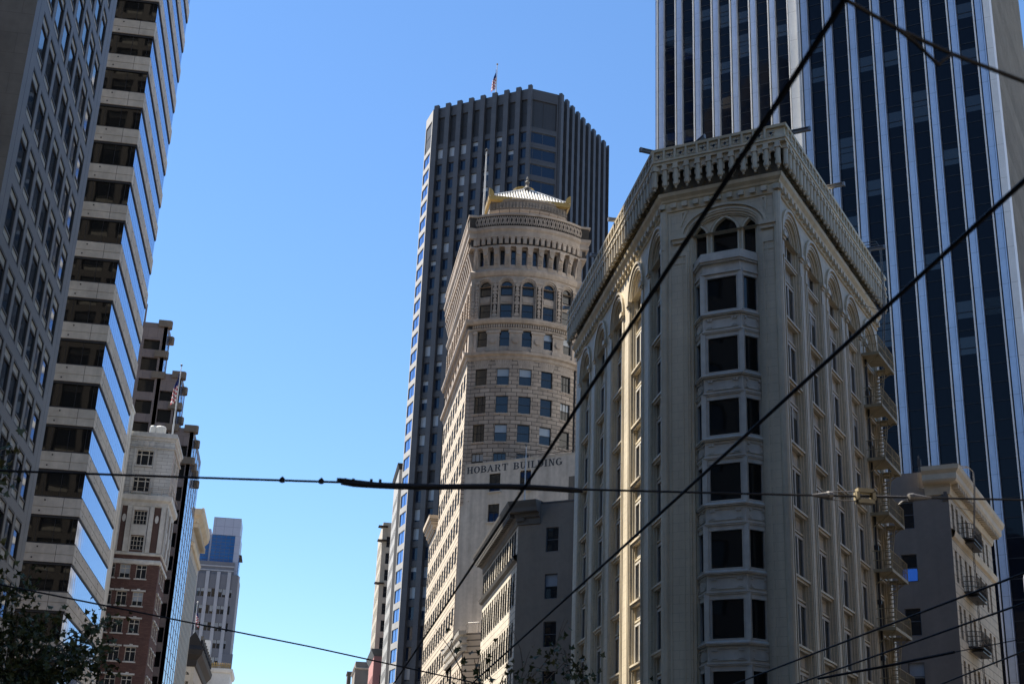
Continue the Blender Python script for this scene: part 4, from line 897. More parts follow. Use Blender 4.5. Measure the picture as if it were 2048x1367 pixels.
place(GR, [(['g_a', 'g_b', 'g_a', 'g_a', 'g_b'][i], GP, 2.5, .1, r[0]) for i, r in enumerate(pw)]+[('g_s', GT, c[0], -.03, r[0]) for c in gcol for r in grow], 100)

# ================================================================== LOW: small building with striped awning-like cornice
LW = thing('low_shopfront_building', (19, 148, 0), 'low stuccoed building with layered cornice and pipe vent between grey block and lettered wall', 'building')
LT = frame((RX, 140.4), (0, 1), (1, 0)); LP = frame((RX, 140.4), DF, DR)
mb = MB(LP); mb.punched(0, 8, 0, 24.3, [(2.0, 3.2)], [(18.4, 21.2)], .2); mb.T = LT
lc = [(1.2+1.9*k, 2.0+1.9*k) for k in range(7)]
mb.punched(0, 15.2, 0, 24.3, lc, [(16.5, 21.0), (10.5, 15)], .25); mb.face([(0, 0, 24.3), (15, 0, 24.3), (15, 6, 24.3), (0, 6, 24.3)]); mb.build('wall', ['tan_lit_side'], LW)
g = MB(LP); g.face([(2.0, .15, 18.4), (3.2, .15, 18.4), (3.2, .15, 21.2), (2., .15, 21.2)]); g.build('party_window', ['glass_black'], LW)
for r in ((16.5, 21.0), (10.5, 15)):
    for c in lc: g = MB(LT); g.face([(c[0], .22, r[0]), (c[1], .22, r[0]), (c[1], .22, r[1]), (c[0], .22, r[1])]); g.build('window', ['glass_black'], LW)
mb = MB(); sweep(mb, [(RX, 155.6), (RX, 140.4), (RX+.5, 140.03)], [(0, 22.4), (.25, 22.5), (.3, 22.9), (.12, 22.95), (.12, 23.2), (.3, 23.3), (.35, 23.65), (.2, 23.7), (.2, 24.), (.5, 24.1), (.55, 24.5), (0, 24.6)]); mb.build('cornice', ['concrete'], LW)
mb = MB(LP); mb.tube([(2.6, 1., 24.3), (2.6, 1., 24.9), (3.3, 1., 25.0), (3.3, 1., 25.6)], .09, 6); mb.box(3.1, 3.5, .9, 1.1, 25.3, 25.6); mb.build('vent_pipe', ['brown_cap'], LW)
mb = MB(LP)
for u in (.3, 1.6): mb.tube([(u, .3, 24.3), (u, .3, 25.4)], .025, 4)
mb.tube([(-.6, 1.6, 24.5), (-.6, 1.6, 25.4), (.3, .3, 25.4), (1.6, .3, 25.4)], .025, 4); mb.build('roof_rail', ['wire_metal'], LW)
mb = MB(LP); 
q = MB(LP); q.face([(0, .2, 0), (8, .2, 0), (8, .2, 24.2), (0, .2, 24.2)]); 
mb = MB(LT); mb.box(.05, .12, -.03, 0, 0, 22.4); mb.build('downpipe', ['brown_cap'], LW)

# ================================================================== HOBART: tan tower with a bowed front
HY = 149.9
HB = thing('bowed_tower', (23, 162, 0), 'tan stone tower with bowed front, carved upper floors and silver tiled roof', 'building')
# bowed path: u = arc length, d = inward
XL, XR, BYF, XE = 16.95, 29.2, 149.65, 29.85
half = (XR-XL)/2; sag = 2.05; RAD = (half*half+sag*sag)/(2*sag); BC = ((XL+XR)/2, BYF-sag+RAD); HA = math.asin(half/RAD); BL = 2*HA*RAD
def BOW(u, d, z):
    a = u/RAD-HA; r = RAD-d; return (BC[0]+r*math.sin(a), BC[1]-r*math.cos(a), z)
def bowpts(o=0., n=36): return [(BC[0]+RAD*math.sin(-HA+2*HA*i/n), BC[1]-RAD*math.cos(-HA+2*HA*i/n)) for i in range(n+1)]
HS = frame((RX, HY), (0, 1), (1, 0)); HSL = 25.
HF = frame((RX, BYF), (1, 0), (0, 1)); PWd = XL-RX
FRONT = [(RX, HY+HSL), (RX, BYF)]+[(XL, BYF)]+bowpts()[1:-1]+[(XR, BYF), (XE, BYF), (XE, HY+20)]
def hsweep(prof, m=0, mb=None): sweep(mb, FRONT, prof, m)
bw = BL/5; bcol = [(bw*k+bw/2-.73, bw*k+bw/2+.73) for k in range(5)]
srow = [(54.15-3.42*k, 56.25-3.42*k) for k in range(5)]
scol = [(1.1+2.72*k, 2.55+2.72*k) for k in range(9)]
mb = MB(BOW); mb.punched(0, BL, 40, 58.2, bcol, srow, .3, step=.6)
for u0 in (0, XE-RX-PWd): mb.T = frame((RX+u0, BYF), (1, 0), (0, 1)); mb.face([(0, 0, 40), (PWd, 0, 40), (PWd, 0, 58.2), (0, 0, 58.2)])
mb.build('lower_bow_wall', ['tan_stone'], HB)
mb = MB(BOW)                                                       # flat arches over the top row
for a, b in bcol:
    c = (a+b)/2
    for k in range(-3, 4): mb.face([(c+k*.21-.09, -.02, 56.2), (c+k*.21+.09, -.02, 56.2), (c+k*.30+.125, -.02, 57.3), (c+k*.30-.125, -.02, 57.3)])
    for r in srow: mb.box(a-.1, b+.1, -.1, .05, r[0]-.14, r[0])
mb.build('voussoirs', ['tan_smooth'], HB)
mb = MB(HS); lrow = [(54.3-3.42*k, 56.15-3.42*k) for k in range(15)]
mb.punched(0, HSL, 0, 58.2, scol, lrow, .06); mb.face([(HSL, 0, 0), (HSL, 14, 0), (HSL, 14, 58.2), (HSL, 0, 58.2)]); mb.build('street_wall', ['tan_lit_side'], HB)
wing = [(25.5+2.72*k, 26.95+2.72*k) for k in range(4)]
mb = MB(HS); mb.punched(HSL+.001, 36, 0, 43.6, wing, [r for r in lrow if r[1] < 43], .06); mb.T = IDT; sweep(mb, [(RX, HY+36), (RX, HY+HSL+3.4), (RX+.8, HY+HSL+3.4)], [(0, 43.4), (.2, 43.5), (.25, 43.9), (.45, 44.), (.5, 44.4), (.7, 44.5), (.75, 44.9), (.95, 45.0), (1.0, 45.5), (0, 45.6)]); mb.build('street_wing', ['tan_lit_side'], HB)
# medallion floor
mr = [(58.95, 60.95)]
mb = MB(BOW); mb.punched(0, BL, 58.2, 61.3, bcol, mr, .35, step=.6); mb.T = HF; mb.face([(0, 0, 58.2), (PWd, 0, 58.2), (PWd, 0, 61.3), (0, 0, 61.3)]); mb.face([(XR-RX, 0, 58.2), (XE-RX, 0, 58.2), (XE-RX, 0, 61.3), (XR-RX, 0, 61.3)])
mb.T = BOW
for k in range(6):
    u = bw*k; a, b = (u-.85, u+.85) if 0 < k < 5 else ((.1, .6) if k == 0 else (BL-.6, BL-.1)); 
    mb.box(a+.12, b-.12, -.1, 0, 58.7, 60.6); mb.box(a, b, -.2, 0, 60.6, 60.95); mb.box(a, b, -.16, 0, 58.35, 58.7)
    if 0 < k < 5:
        for rr_, dd in ((1, -.16), (.8, -.22)): mb.prism([(u+.46*rr_*math.cos(R(q*30)), 59.65+.42*rr_*math.sin(R(q*30))) for q in range(12)], dd, -.1)
mb.T = HS; mb.punched(0, HSL, 58.2, 61.3, scol, mr, .35)
mb.build('medallion_floor', ['tan_smooth'], HB)
# tall arcade
ar = [(62.6, 64.3)]; a2 = 65.45
mb = MB(BOW); mb.punched(0, BL, 61.3, 66.6, [(a-.1, b+.1) for a, b in bcol], [(62.5, 66.6)], .45, step=.5)
for k, (a, b) in enumerate(bcol):
    arch_wall(mb, bw*k, bw*(k+1), 66.6, 68.3, (a+b)/2, (b-a)/2+.1, .8, .45, n=10)
    mb.box(a-.1, b+.1, .2, .45, 64.4, 65.4); mb.box(a+.1, b-.1, .14, .2, 64.6, 65.2)
    cv = lambda q, a=a, b=b: [((a+b)/2-((b-a)/2+.1+q)*math.cos(math.pi*i/10), 66.6+(.8+q)*math.sin(math.pi*i/10)) for i in range(11)]
    mb.ring(cv(.2), cv(.36), -.12, 0); mb.ring(cv(-.13), cv(0), .15, .45)
    for q in (a-.1, b-.0): mb.box(q, q+.1, .15, .45, 62.5, 66.6)
mb.T = HF; mb.face([(0, 0, 61.3), (PWd, 0, 61.3), (PWd, 0, 68.3), (0, 0, 68.3)]); mb.face([(XR-RX, 0, 61.3), (XE-RX, 0, 61.3), (XE-RX, 0, 68.3), (XR-RX, 0, 68.3)])
mb.T = HS; hc = [(a-.2, b+.2) for a, b in scol]; mb.punched(0, HSL, 61.3, 66.6, hc, [(62.5, 66.6)], .5)
for k, (a, b) in enumerate(hc): arch_wall(mb, 0 if k == 0 else (hc[k-1][1]+a)/2, HSL if k == 8 else (b+hc[k+1][0])/2, 66.6, 68.3, (a+b)/2, (b-a)/2, .8, .5, n=8); mb.box(a, b, .2, .5, 64.4, 65.4)
mb.build('arcade_wall', ['tan_smooth'], HB)
mb = MB(BOW); random.seed(3)
for k in range(6):                                                  # carved pilaster strips
    u = bw*k; 
    if k in (0, 5): u += (.32 if k == 0 else -.32)
    w2 = .42 if 0 < k < 5 else .25
    for x in (u-w2, u+w2-.07): mb.box(x, x+.07, -.14, 0, 62.6, 67.)
    mb.box(u-w2-.1, u+w2+.1, -.2, 0, 62.3, 62.6); mb.box(u-w2-.1, u+w2+.1, -.18, 0, 67., 67.3)
    z = 62.75
    while z < 66.8:
        h = random.uniform(.25, .5); ww = w2*random.uniform(.4, .8)
        mb.prism([(u-ww, z), (u-ww*.5, z-.05), (u+ww*.5, z-.05), (u+ww, z), (u+ww*.8, z+h*.6), (u+ww*.3, z+h), (u-ww*.3, z+h), (u-ww*.8, z+h*.6)], -.09-random.random()*.08, 0); z += h+.07
for u in [XR]: pass
mb.T = HF
for u in (.05, XR-RX+.05):
    z = 62.6
    while z < 67: mb.box(u+random.random()*.1, u+.38-random.random()*.1, -.08, 0, z, z+.32); z += .45
mb.T = HS
for k in range(10):
    u = 2.72*k+.46
    z = 62.6
    while z < 67: mb.box(u-.28, u+.28, -.12, 0, z, z+.3); z += .42
mb.build('carved_strips', ['tan_smooth'], HB)
# gallery floor with bracket piers
mb = MB(BOW); gr = [(69.35, 71.3)]; ng = 10; gw = BL/ng; gc = [(gw*k+gw/2-.28, gw*k+gw/2+.28) for k in range(ng)]
mb.punched(0, BL, 68.3, 71.6, gc, gr, .5, step=.5)
for k in range(ng+1):
    u = gw*k; a, b = max(u-.3, 0), min(u+.3, BL)
    prf = [(68.95, .0), (69.3, -.12), (70.2, -.2), (70.8, -.42), (71.3, -.55)]
    for (z0, d0), (z1, d1) in zip(prf, prf[1:]): mb.face([(a, d0, z0), (b, d0, z0), (b, d1, z1), (a, d1, z1)]); mb.face([(a, 0, z0), (a, d0, z0), (a, d1, z1), (a, 0, z1)]); mb.face([(b, 0, z0), (b, d0, z0), (b, d1, z1), (b, 0, z1)])
    mb.box(a-.04 if a else 0, b+.04, -.6, 0, 71.3, 71.6)
    if 0 < k < ng: 
        mb.prism([(u+.22*math.cos(R(q*30)), 70.75+.25*math.sin(R(q*30))) for q in range(12)], -.52, -.3)
        for zz in (69.4, 69.65, 69.9, 70.15):
            for x in (-.18, -.04, .1): mb.box(u+x, u+x+.08, -.27, -.1, zz, zz+.12)
mb.T = HF; 
for a, b in ((0, PWd), (XR-RX, XE-RX)):
    mb.face([(a, 0, 68.3), (b, 0, 68.3), (b, 0, 71.6), (a, 0, 71.6)]); prf = [(68.9, .0), (69.6, -.12), (70.3, -.3), (71.3, -.6)]
    for (z0, d0), (z1, d1) in zip(prf, prf[1:]): mb.face([(a+.1, d0, z0), (b-.1, d0, z0), (b-.1, d1, z1), (a+.1, d1, z1)]); mb.face([(a+.1, 0, z0), (a+.1, d0, z0), (a+.1, d1, z1), (a+.1, 0, z1)]); mb.face([(b-.1, 0, z0), (b-.1, d0, z0), (b-.1, d1, z1), (b-.1, 0, z1)])
mb.T = HS; g2 = [(.9+1.25*k, 1.4+1.25*k) for k in range(19)]; mb.punched(0, HSL, 68.3, 71.6, g2, gr, .5)
for k in range(20):
    u = .5+1.25*k; prf = [(68.9, .0), (69.6, -.12), (70.3, -.3), (71.3, -.6)]
    for (z0, d0), (z1, d1) in zip(prf, prf[1:]): mb.face([(u-.3, d0, z0), (u+.3, d0, z0), (u+.3, d1, z1), (u-.3, d1, z1)]); mb.face([(u-.3, 0, z0), (u-.3, d0, z0), (u-.3, d1, z1), (u-.3, 0, z1)]); mb.face([(u+.3, 0, z0), (u+.3, d0, z0), (u+.3, d1, z1), (u+.3, 0, z1)])
mb.build('gallery_wall', ['tan_smooth'], HB)
# horizontal mouldings
mb = MB()
hsweep([(0, 57.3), (.12, 57.35), (.2, 57.7), (.5, 57.85), (.55, 58.15), (.1, 58.25)], 0, mb)
hsweep([(0, 61.0), (.15, 61.05), (.15, 61.25)], 0, mb); hsweep([(.1, 61.25), (.1, 61.7), (.45, 61.75), (.6, 62.05), (.62, 62.3), (.1, 62.4), (0, 62.5)], 0, mb)
hsweep([(0, 67.9), (.15, 68.), (.3, 68.3), (.35, 68.55), (.1, 68.75), (0, 68.9)], 0, mb)
hsweep([(.0, 71.5), (.5, 71.55), (.5, 71.75), (.38, 71.8), (.38, 72.75), (.7, 72.8), (.74, 73.05), (.66, 73.1), (.7, 73.5), (.9, 73.75), (.94, 74.1), (.72, 74.2)], 0, mb)
hsweep([(.74, 75.55), (.86, 75.6), (.86, 75.85), (.5, 75.9), (.45, 74.4)], 0, mb)
mb.build('cornice_mouldings', ['tan_smooth'], HB)
mb = MB(); hsweep([(.70, 74.2), (.72, 75.56)], 0, mb); mb.build('parapet_shade_backing', ['tan_painted_shade'], HB); mb = MB()  # dark sheet painted as shade behind the lattice
BOWO = lambda u, d, z: BOW(u, d-.72, z)
mb.T = BOWO; nn = 26
for k in range(nn):
    u = BL*(k+.5)/nn; h = BL/nn/2*.92
    mb.ring([(u-h*.55, 74.9), (u, 75.3), (u+h*.55, 74.9), (u, 74.5), (u-h*.55, 74.9)], [(u-h, 74.9), (u, 75.5), (u+h, 74.9), (u, 74.28), (u-h, 74.9)], -.12, 0)
    for s_ in (-1, 1): mb.prism([(u+s_*h, 74.25), (u+s_*h*.55, 74.6), (u+s_*h, 74.8)], -.1, 0); mb.prism([(u+s_*h, 75.5), (u+s_*h*.55, 75.15), (u+s_*h, 75.0)], -.1, 0)
mb.T = HS
for k in range(40): mb.box(.2+k*.6, .5+k*.6, -.8, -.68, 74.25, 75.5)
mb.build('parapet_lattice', ['tan_smooth'], HB)
mb = MB(BOW); nm = 19
for k in range(nm):
    u = BL*(k+.5)/nm; mb.prism([(u-.24, 72.75), (u-.2, 71.95), (u+.2, 71.95), (u+.24, 72.75)], -.62, -.36); mb.box(u-.12, u+.12, -.65, -.62, 72.1, 72.6); mb.box(u-.28, u+.28, -.68, -.36, 72.6, 72.78)
for k in range(46): u = BL*(k+.5)/46; mb.box(u-.09, u+.09, -.26, -.08, 61.28, 61.68)
mb.T = HF
for u in (-.1, XR-RX+.1): mb.box(u, u+.45, -.62, -.36, 71.9, 72.75)
mb.T = HS
for k in range(32): u = .4+k*.78; mb.box(u-.22, u+.22, -.62, -.36, 71.9, 72.75)
for k in range(60): u = .2+k*.41; mb.box(u-.09, u+.09, -.26, -.08, 61.28, 61.68)
mb.build('modillions', ['tan_smooth'], HB)
mb = MB(); hsweep([(.115, 61.26), (.115, 61.69)], 0, mb); hsweep([(.395, 71.85), (.395, 72.72)], 0, mb); mb.build('dentil_shade_backing', ['tan_painted_shade'], HB)  # dark strips painted as shade between dentils and modillions
mb = MB(BOW)
for k in range(6):
    u = bw*k+(.32 if k == 0 else -.32 if k == 5 else 0); w2 = .36 if 0 < k < 5 else .19; mb.box(u-w2, u+w2, -.03, .0, 62.65, 66.95)
mb.build('strip_shade_backing', ['tan_painted_shade'], HB)  # dark panels painted as shade behind the carved strips
# core and roofs
mb = MB(); mb.hprism([(x, y+.55) for x, y in [(RX+.55, BYF)]+bowpts(n=12)+[(XE-.2, BYF), (XE-.2, HY+20), (RX+.55, HY+20)]], 30, 74.3); mb.box(RX+.4, 30, HY+4, HY+35.9, 0, 43); mb.build('core', ['gasket'], HB)
mb = MB(); mb.hprism(FRONT[1:-1]+[(XE, HY+20), (RX, HY+20)], 74.9, 75.0); mb.build('roof_deck', ['stucco'], HB)
# penthouse with bowed drum and hipped tile roof
PX0, PX1, PY = 18.5, 28.0, 151.2
mb = MB(); q = 24; pb = [(PX0+(PX1-PX0)*i/q, PY-1.5*(1-(2*i/q-1)**2)) for i in range(q+1)]
pth = [(PX0, PY+5)]+pb+[(PX1, PY+5)]
sweep(mb, pth, [(0, 75), (0, 77.5), (.1, 77.6), (.15, 77.8), (.02, 77.85)]); 
mb.build('penthouse_wall', ['tan_stone'], HB)
mb = MB(); sweep(mb, pth, [(.06, 77.85), (.08, 78.9), (.22, 79.0), (.22, 79.15), (0, 79.2)])
for i, (x, y) in enumerate(pb):
    mb.box(x-.14, x+.14, y-.2, y, 78.0, 78.25); mb.box(x-.08, x+.08, y-.2, y, 78.3, 78.75); mb.lathe((x+.2, y-.1), [(0, 79.05), (.11, 79.2), (0, 79.42)], 6)
mb.build('penthouse_frieze', ['tan_relief'], HB)
mb = MB(frame((0, PY-1.5), (1, 0), (0, 1)))
for x in (21.7, 23.2, 24.6): mb.box(x-.02, x+.95, -.03, .06, 77.05, 77.12); mb.box(x+.87, x+.95, -.02, .06, 76.35, 77.05); mb.box(x-.02, x+.03, -.02, .06, 76.35, 77.05)
mb.build('blind_panels', ['tan_relief'], HB)
rx0, rx1, ry0, ry1, ze, zr = PX0-.35, PX1+.35, PY-1.0, PY+5.4, 79.35, 82.5
cx, cy = (rx0+rx1)/2, (ry0+ry1)/2
mb = MB(); P = [(rx0, ry0), (rx1, ry0), (rx1, ry1), (rx0, ry1)]
for a, b in zip(P, P[1:]+P[:1]): mb.face([(a[0], a[1], ze), (b[0], b[1], ze), (cx, cy, zr)])
mb.build('roof_base', ['shade_brown'], HB)
mb = MB()
for side_ in range(2):
    for k in range(29):
        t = (k+.5)/29; 
        if side_ == 0: a = Vector((rx0+(rx1-rx0)*t, ry0, ze+.05)); ee = min(t, 1-t)*2; b = Vector((a.x, ry0+(cy-ry0)*ee, ze+.05+(zr-ze)*ee))
        else: a = Vector((rx0, ry0+(ry1-ry0)*t, ze+.05)); ee = min(t, 1-t)*2; b = Vector((rx0+(cx-rx0)*ee, a.y, ze+.05+(zr-ze)*ee))
        mb.tube([a, b], .115, 6)
for p_ in P[:2]: mb.tube([(p_[0], p_[1], ze+.1), (cx, cy, zr+.1)], .13, 6)
mb.build('roof_tiles', ['roof_tile'], HB)
mb = MB(); sweep(mb, [P[3], P[0], P[1], P[2]], [(-.3, ze-.5), (0, ze-.35), (.06, ze), (.06, ze+.2), (-.1, ze+.22)])
for x, y, s_ in ((rx0, ry0, 1), (rx1, ry0, -1)):
    mb.T = frame((x, y), (s_, 0), (0, 1)); fan = [(-.05, ze+.15)]+[(.0+.75*math.cos(R(a))*.9-.05, ze+.15+1.0*math.sin(R(a))) for a in range(0, 91, 15)]
    mb.prism(fan, -.1, .08, 0, True); mb.T = IDT
mb.build('gilt_gutter', ['gold'], HB)
mb = MB(); mb.lathe((cx-.1, cy+1.5), [(1.1, zr-.2), (1.35, zr+.1), (1.4, zr+.55), (1.3, zr+.6), (1.2, zr+.2)], 20); mb.build('gilt_ring', ['gold'], HB)
mb = MB(); mb.lathe((cx+.1, cy), [(.55, zr-.1), (.5, zr+.2), (.25, zr+.45), (.18, zr+.8), (.3, zr+1.0), (.26, zr+1.15), (.12, zr+1.3), (.16, zr+1.5), (.1, zr+1.75), (0, zr+1.9)], 10); mb.build('finial', ['cornice_dk'], HB)
# windows
hk = ['h', 'h', 'hb', 'hb2', 'hm']
proto('h', *sash(1.46, 2.1, 'frame_dark', 'glass', .06, ((), (.52,)))); proto('hb', *sash(1.46, 2.1, 'frame_dark', 'glass', .06, ((), (.52,)), .46)); proto('hb2', *sash(1.46, 2.1, 'frame_dark', 'glass', .06, ((.33, .66), (.52,)), .42, fd=.04)); proto('hm', *sash(1.46, 2.1, 'frame_dark', 'glass', .06, ((.33, .66), (.52,)), fd=.04))
proto('h2', *sash(1.46, 2.0, 'frame_dark', 'glass', .06, ((), (.52,)))); proto('h2b', *sash(1.46, 2.0, 'frame_dark', 'glass', .06, ((), (.52,)), .4)); proto('h_n', *sash(1.38, 1.75, 'frame_dark', 'glass', .06, ((), (.52,))))
proto('hs', *sash(1.45, 1.85, 'frame_dark', 'glass_dull', .06, ((), (.52,)))); proto('hg', *sash(.56, 1.95, 'frame_dark', 'glass', .05, ((), (.5,)))); proto('hw', *sash(1.45, 1.85, 'frame_dark', 'glass_dull', .06, ((), (.52,))))
p = MB(); f = MB(); A1 = [(.69-.69*math.cos(math.pi*i/10), 1.1+.72*math.sin(math.pi*i/10)) for i in range(11)]; A0 = [(.69-.62*math.cos(math.pi*i/10), 1.1+.65*math.sin(math.pi*i/10)) for i in range(11)]
p.face([(0, .06, 0), (1.38, .06, 0)]+[(a, .06, b) for a, b in A1[::-1]], 0); f.ring([(.06, 0)]+A0+[(1.32, 0)], [(0, 0)]+A1+[(1.38, 0)], 0, .07, W['frame_dark']); f.box(.06, 1.32, .0, .07, .85, .92, W['frame_dark']); f.box(.06, 1.32, 0, .07, 0, .08, W['frame_dark'])
proto('h_arch', p, f)
def bowf(u): 
    a = u/RAD-HA; return frame((BC[0]+RAD*math.sin(a), BC[1]-RAD*math.cos(a)), (math.cos(a), math.sin(a)), (-math.sin(a), math.cos(a)))
its = []
for k, (a, b) in enumerate(bcol):
    T = bowf((a+b)/2)
    for r in srow: its.append((random.choice(hk), T, -.73, .18, r[0]))
    its.append((random.choice(['h2', 'h2b']), T, -.73, .2, 58.95)); its.append(('h_n', T, -.69, .28, 62.6)); its.append(('h_arch', T, -.69, .28, 65.5))
for a, b in gc: its.append(('hg', bowf((a+b)/2), -.28, .3, 69.35))
for a, b in scol:
    for r in lrow: its.append(('hs', HS, a, -.04, r[0]))
    its.append(('hs', HS, a, .2, 58.97)); its.append(('h_n', HS, a+.03, .3, 62.6)); its.append(('h_arch', HS, a+.03, .3, 65.5))
for a, b in wing:
    for r in lrow:
        if r[1] < 43: its.append(('hw', HS, a, -.04, r[0]))
place(HB, its, 100)
# lettered side wing
SGN = frame((RX, HY), DF, DR); SZ = 44.66
sw = [(3.62, 5.06, 41.27, 43.35), (3.62, 5.06, 37.8, 39.83), (7.5, 8.9, 41.03, 43.37)]
mb = MB(SGN); mb.punched(0, 22, 0, SZ, [(3.62, 5.06)], [(37.8, 39.83), (41.27, 43.35), (34.3, 36.3)], .25) if False else None
mb.punched(0, 6.2, 0, SZ, [(3.62, 5.06)], [(37.8, 39.83), (41.27, 43.35), (34.3, 36.3), (30.8, 32.8)], .25); mb.punched(6.2, 22, 0, SZ, [(7.5, 8.9)], [(41.03, 43.37), (37.6, 39.9)], .25)
mb.T = IDT; q = SGN(22, 0, 0); mb.face([(RX, HY, SZ), (q[0], q[1], SZ), (q[0]+8, q[1]+11, SZ), (31, HY, SZ)])
mb.build('side_wing', ['stucco'], HB)
mb = MB(SGN); mb.box(0, 22, -.06, .12, SZ-.02, SZ+.1); mb.box(0, .05, -.05, 0, 0, SZ)
for u0, u1, z0, z1 in sw: mb.box(u0-.15, u1+.15, -.15, .02, z0-.16, z0)
mb.build('wing_trim', ['concrete'], HB)
mb = MB(SGN); mb.box(13.55, 15.6, -.012, .0, 38, 42.1); mb.build('paint_patch', ['cornice_dk'], HB)
proto('sg', *sash(1.44, 2.06, 'frame_dark', 'glass', .07, ((.5,), (.5,)), fd=.04)); place(HB, [('sg', SGN, 3.62, .12, 41.27), ('sg', SGN, 3.62, .12, 37.8), ('sg', SGN, 7.48, .12, 41.15), ('sg', SGN, 3.62, .12, 34.3)], 10, name='wing_window')
mb = MB(SGN)
for z in (.55, 1.1): mb.tube([(6.0, .5, SZ+z), (12, .6, SZ+z), (18, .6, SZ+z)], .035, 4)
for k in range(8): mb.tube([(6+1.6*k, .5, SZ), (6+1.6*k, .5, SZ+1.1)], .03, 4)
for k in range(7): mb.tube([(6+1.6*k, .5, SZ+1.1), (7.6+1.6*k, 1.4, SZ+.1)], .02, 4)
mb.build('roof_rail', ['brown_cap'], HB)
# painted slab-serif lettering
def box_(g, x0, x1, z0, z1): g.append([(x0, z0), (x1, z0), (x1, z1), (x0, z1)])
def ring_(g, cx, cz, rx, rz, ix, iz, a0, a1, n=10):
    o = arc(cx, cz, rx, rz, a0, a1, n); i = arc(cx, cz, ix, iz, a0, a1, n)
    for k in range(n): g.append([o[k], o[k+1], i[k+1], i[k]])
def stem(g, x0, x1, sl=.1, sr=.1, top=True, bot=True):
    box_(g, x0, x1, 0, 1)
    if bot: box_(g, x0-sl, x0, 0, .09); box_(g, x1, x1+sr, 0, .09)
    if top: box_(g, x0-sl, x0, .91, 1); box_(g, x1, x1+sr, .91, 1)
def glyph(c):
    g = []
    if c == 'H': stem(g, .1, .3); stem(g, .6, .8); box_(g, .3, .6, .45, .55); w_ = .9
    elif c == 'O': ring_(g, .42, .5, .42, .51, .21, .41, 0, 360, 20); w_ = .84
    elif c == 'B': stem(g, .1, .3, .1, 0); ring_(g, .42, .75, .32, .25, .12, .16, -90, 90); ring_(g, .44, .27, .36, .27, .14, .17, -90, 90); box_(g, .3, .44, .91, 1); box_(g, .3, .44, .45, .54); box_(g, .3, .44, 0, .1); w_ = .8
    elif c == 'A': g.append([(.08, 0), (.2, 0), (.46, .85), (.4, 1)]); g.append([(.36, 1), (.52, 1), (.86, 0), (.64, 0)]); box_(g, .22, .62, .27, .36); box_(g, -.02, .3, 0, .09); box_(g, .54, .96, 0, .09); w_ = .94
    elif c == 'R': stem(g, .1, .3); ring_(g, .44, .74, .34, .26, .13, .17, -90, 90); box_(g, .3, .44, .91, 1); box_(g, .3, .46, .48, .57); g.append([(.42, .5), (.6, .5), (.82, .0), (.6, .0)]); box_(g, .6, .92, 0, .09); w_ = .92
    elif c == 'T': stem(g, .33, .53, .1, .1, False); box_(g, .02, .84, .9, 1); box_(g, .02, .11, .7, .9); box_(g, .75, .84, .7, .9); w_ = .86
    elif c == 'U': 
        box_(g, .1, .3, .35, 1); box_(g, .64, .74, .35, 1); box_(g, 0, .4, .91, 1); box_(g, .54, .84, .91, 1); ring_(g, .42, .36, .32, .37, .12, .26, 180, 360); w_ = .86
    elif c == 'I': stem(g, .12, .32); w_ = .44
    elif c == 'L': stem(g, .1, .3); box_(g, .3, .72, 0, .09); box_(g, .63, .72, .09, .32); w_ = .74
    elif c == 'D': stem(g, .1, .3, .1, 0); ring_(g, .4, .5, .44, .5, .22, .4, -90, 90, 14); box_(g, .3, .4, .91, 1); box_(g, .3, .4, 0, .09); w_ = .84
    elif c == 'N': box_(g, .12, .22, 0, 1); box_(g, .66, .76, 0, 1); g.append([(.12, 1), (.32, 1), (.76, 0), (.6, 0)]); box_(g, .0, .22, .91, 1); box_(g, .0, .34, 0, .09); box_(g, .54, .88, .91, 1); w_ = .88
    elif c == 'G': ring_(g, .43, .5, .43, .51, .21, .41, 42, 330, 18); box_(g, .62, .82, 0.1, .42); box_(g, .52, .9, .4, .49); w_ = .9
    return g, w_
def lettering(text, u0, u1):
    mb = MB(SGN); tot = 0; ws = []
    for c in text: w_ = .5 if c == ' ' else glyph(c)[1]; ws.append(w_); tot += w_+.1
    k = (u1-u0)/(tot-.1); u = u0
    for c, w_ in zip(text, ws):
        if c != ' ':
            for po in glyph(c)[0]:
                zb = 43.60-.008*(u-u0); pts = [(u+x*k, -.015, zb+z*.80) for x, z in po]; mb.face(pts)
        u += (w_+.1)*k
    return mb.build('lettering', ['letter'], HB)
lettering('HOBART BUILDING', .68, 12.75)

# ================================================================== 44M: dark granite tower with deep vertical piers
MA, MBp, MC, MD, ML = (20.21, 287.6), (41.41, 272.95), (48.32, 274.36), (64.87, 296.46), (19.1, 293.25)
KT = thing('granite_tower', (38, 290, 0), 'tall dark granite tower with deep vertical piers and chamfered corners behind the tan tower', 'tower')
def fr2(a, b): 
    a = Vector(a); b = Vector(b); t = (b-a).normalized(); return frame(a, t, (-t.y, t.x)), (b-a).length
fl = [(157.95-4.16*k, 160.75-4.16*k) for k in range(37)]
lou = (162.05, 169.25); lou2 = [k for k in range(len(fl)) if 77 < fl[k][0] < 82]
TM, LM = fr2(MA, MBp); npi = 8; stp = (LM-.9)/npi
mc = [(.65+1.2+stp*k, .65+stp*(k+1)) for k in range(npi)]
mb = MB(TM); mb.punched(0, LM, 0, 172, mc, fl+[lou], .5)
for k in range(npi+1): u = .65+stp*k; mb.box(u, u+1.2 if k < npi else u+.9, -.75, 0, 0, 172.5)
TR_, LR_ = fr2(MC, MD); npr = 9; spr = (LR_-.5)/npr; rc = [(.3+1.25+spr*k, .3+spr*(k+1)) for k in range(npr)]
mb.T = TR_; mb.punched(0, LR_, 0, 172, rc, fl+[lou], .5)
for k in range(npr+1): u = .3+spr*k; mb.box(u, min(u+1.25, LR_), -.75, 0, 0, 172.5)
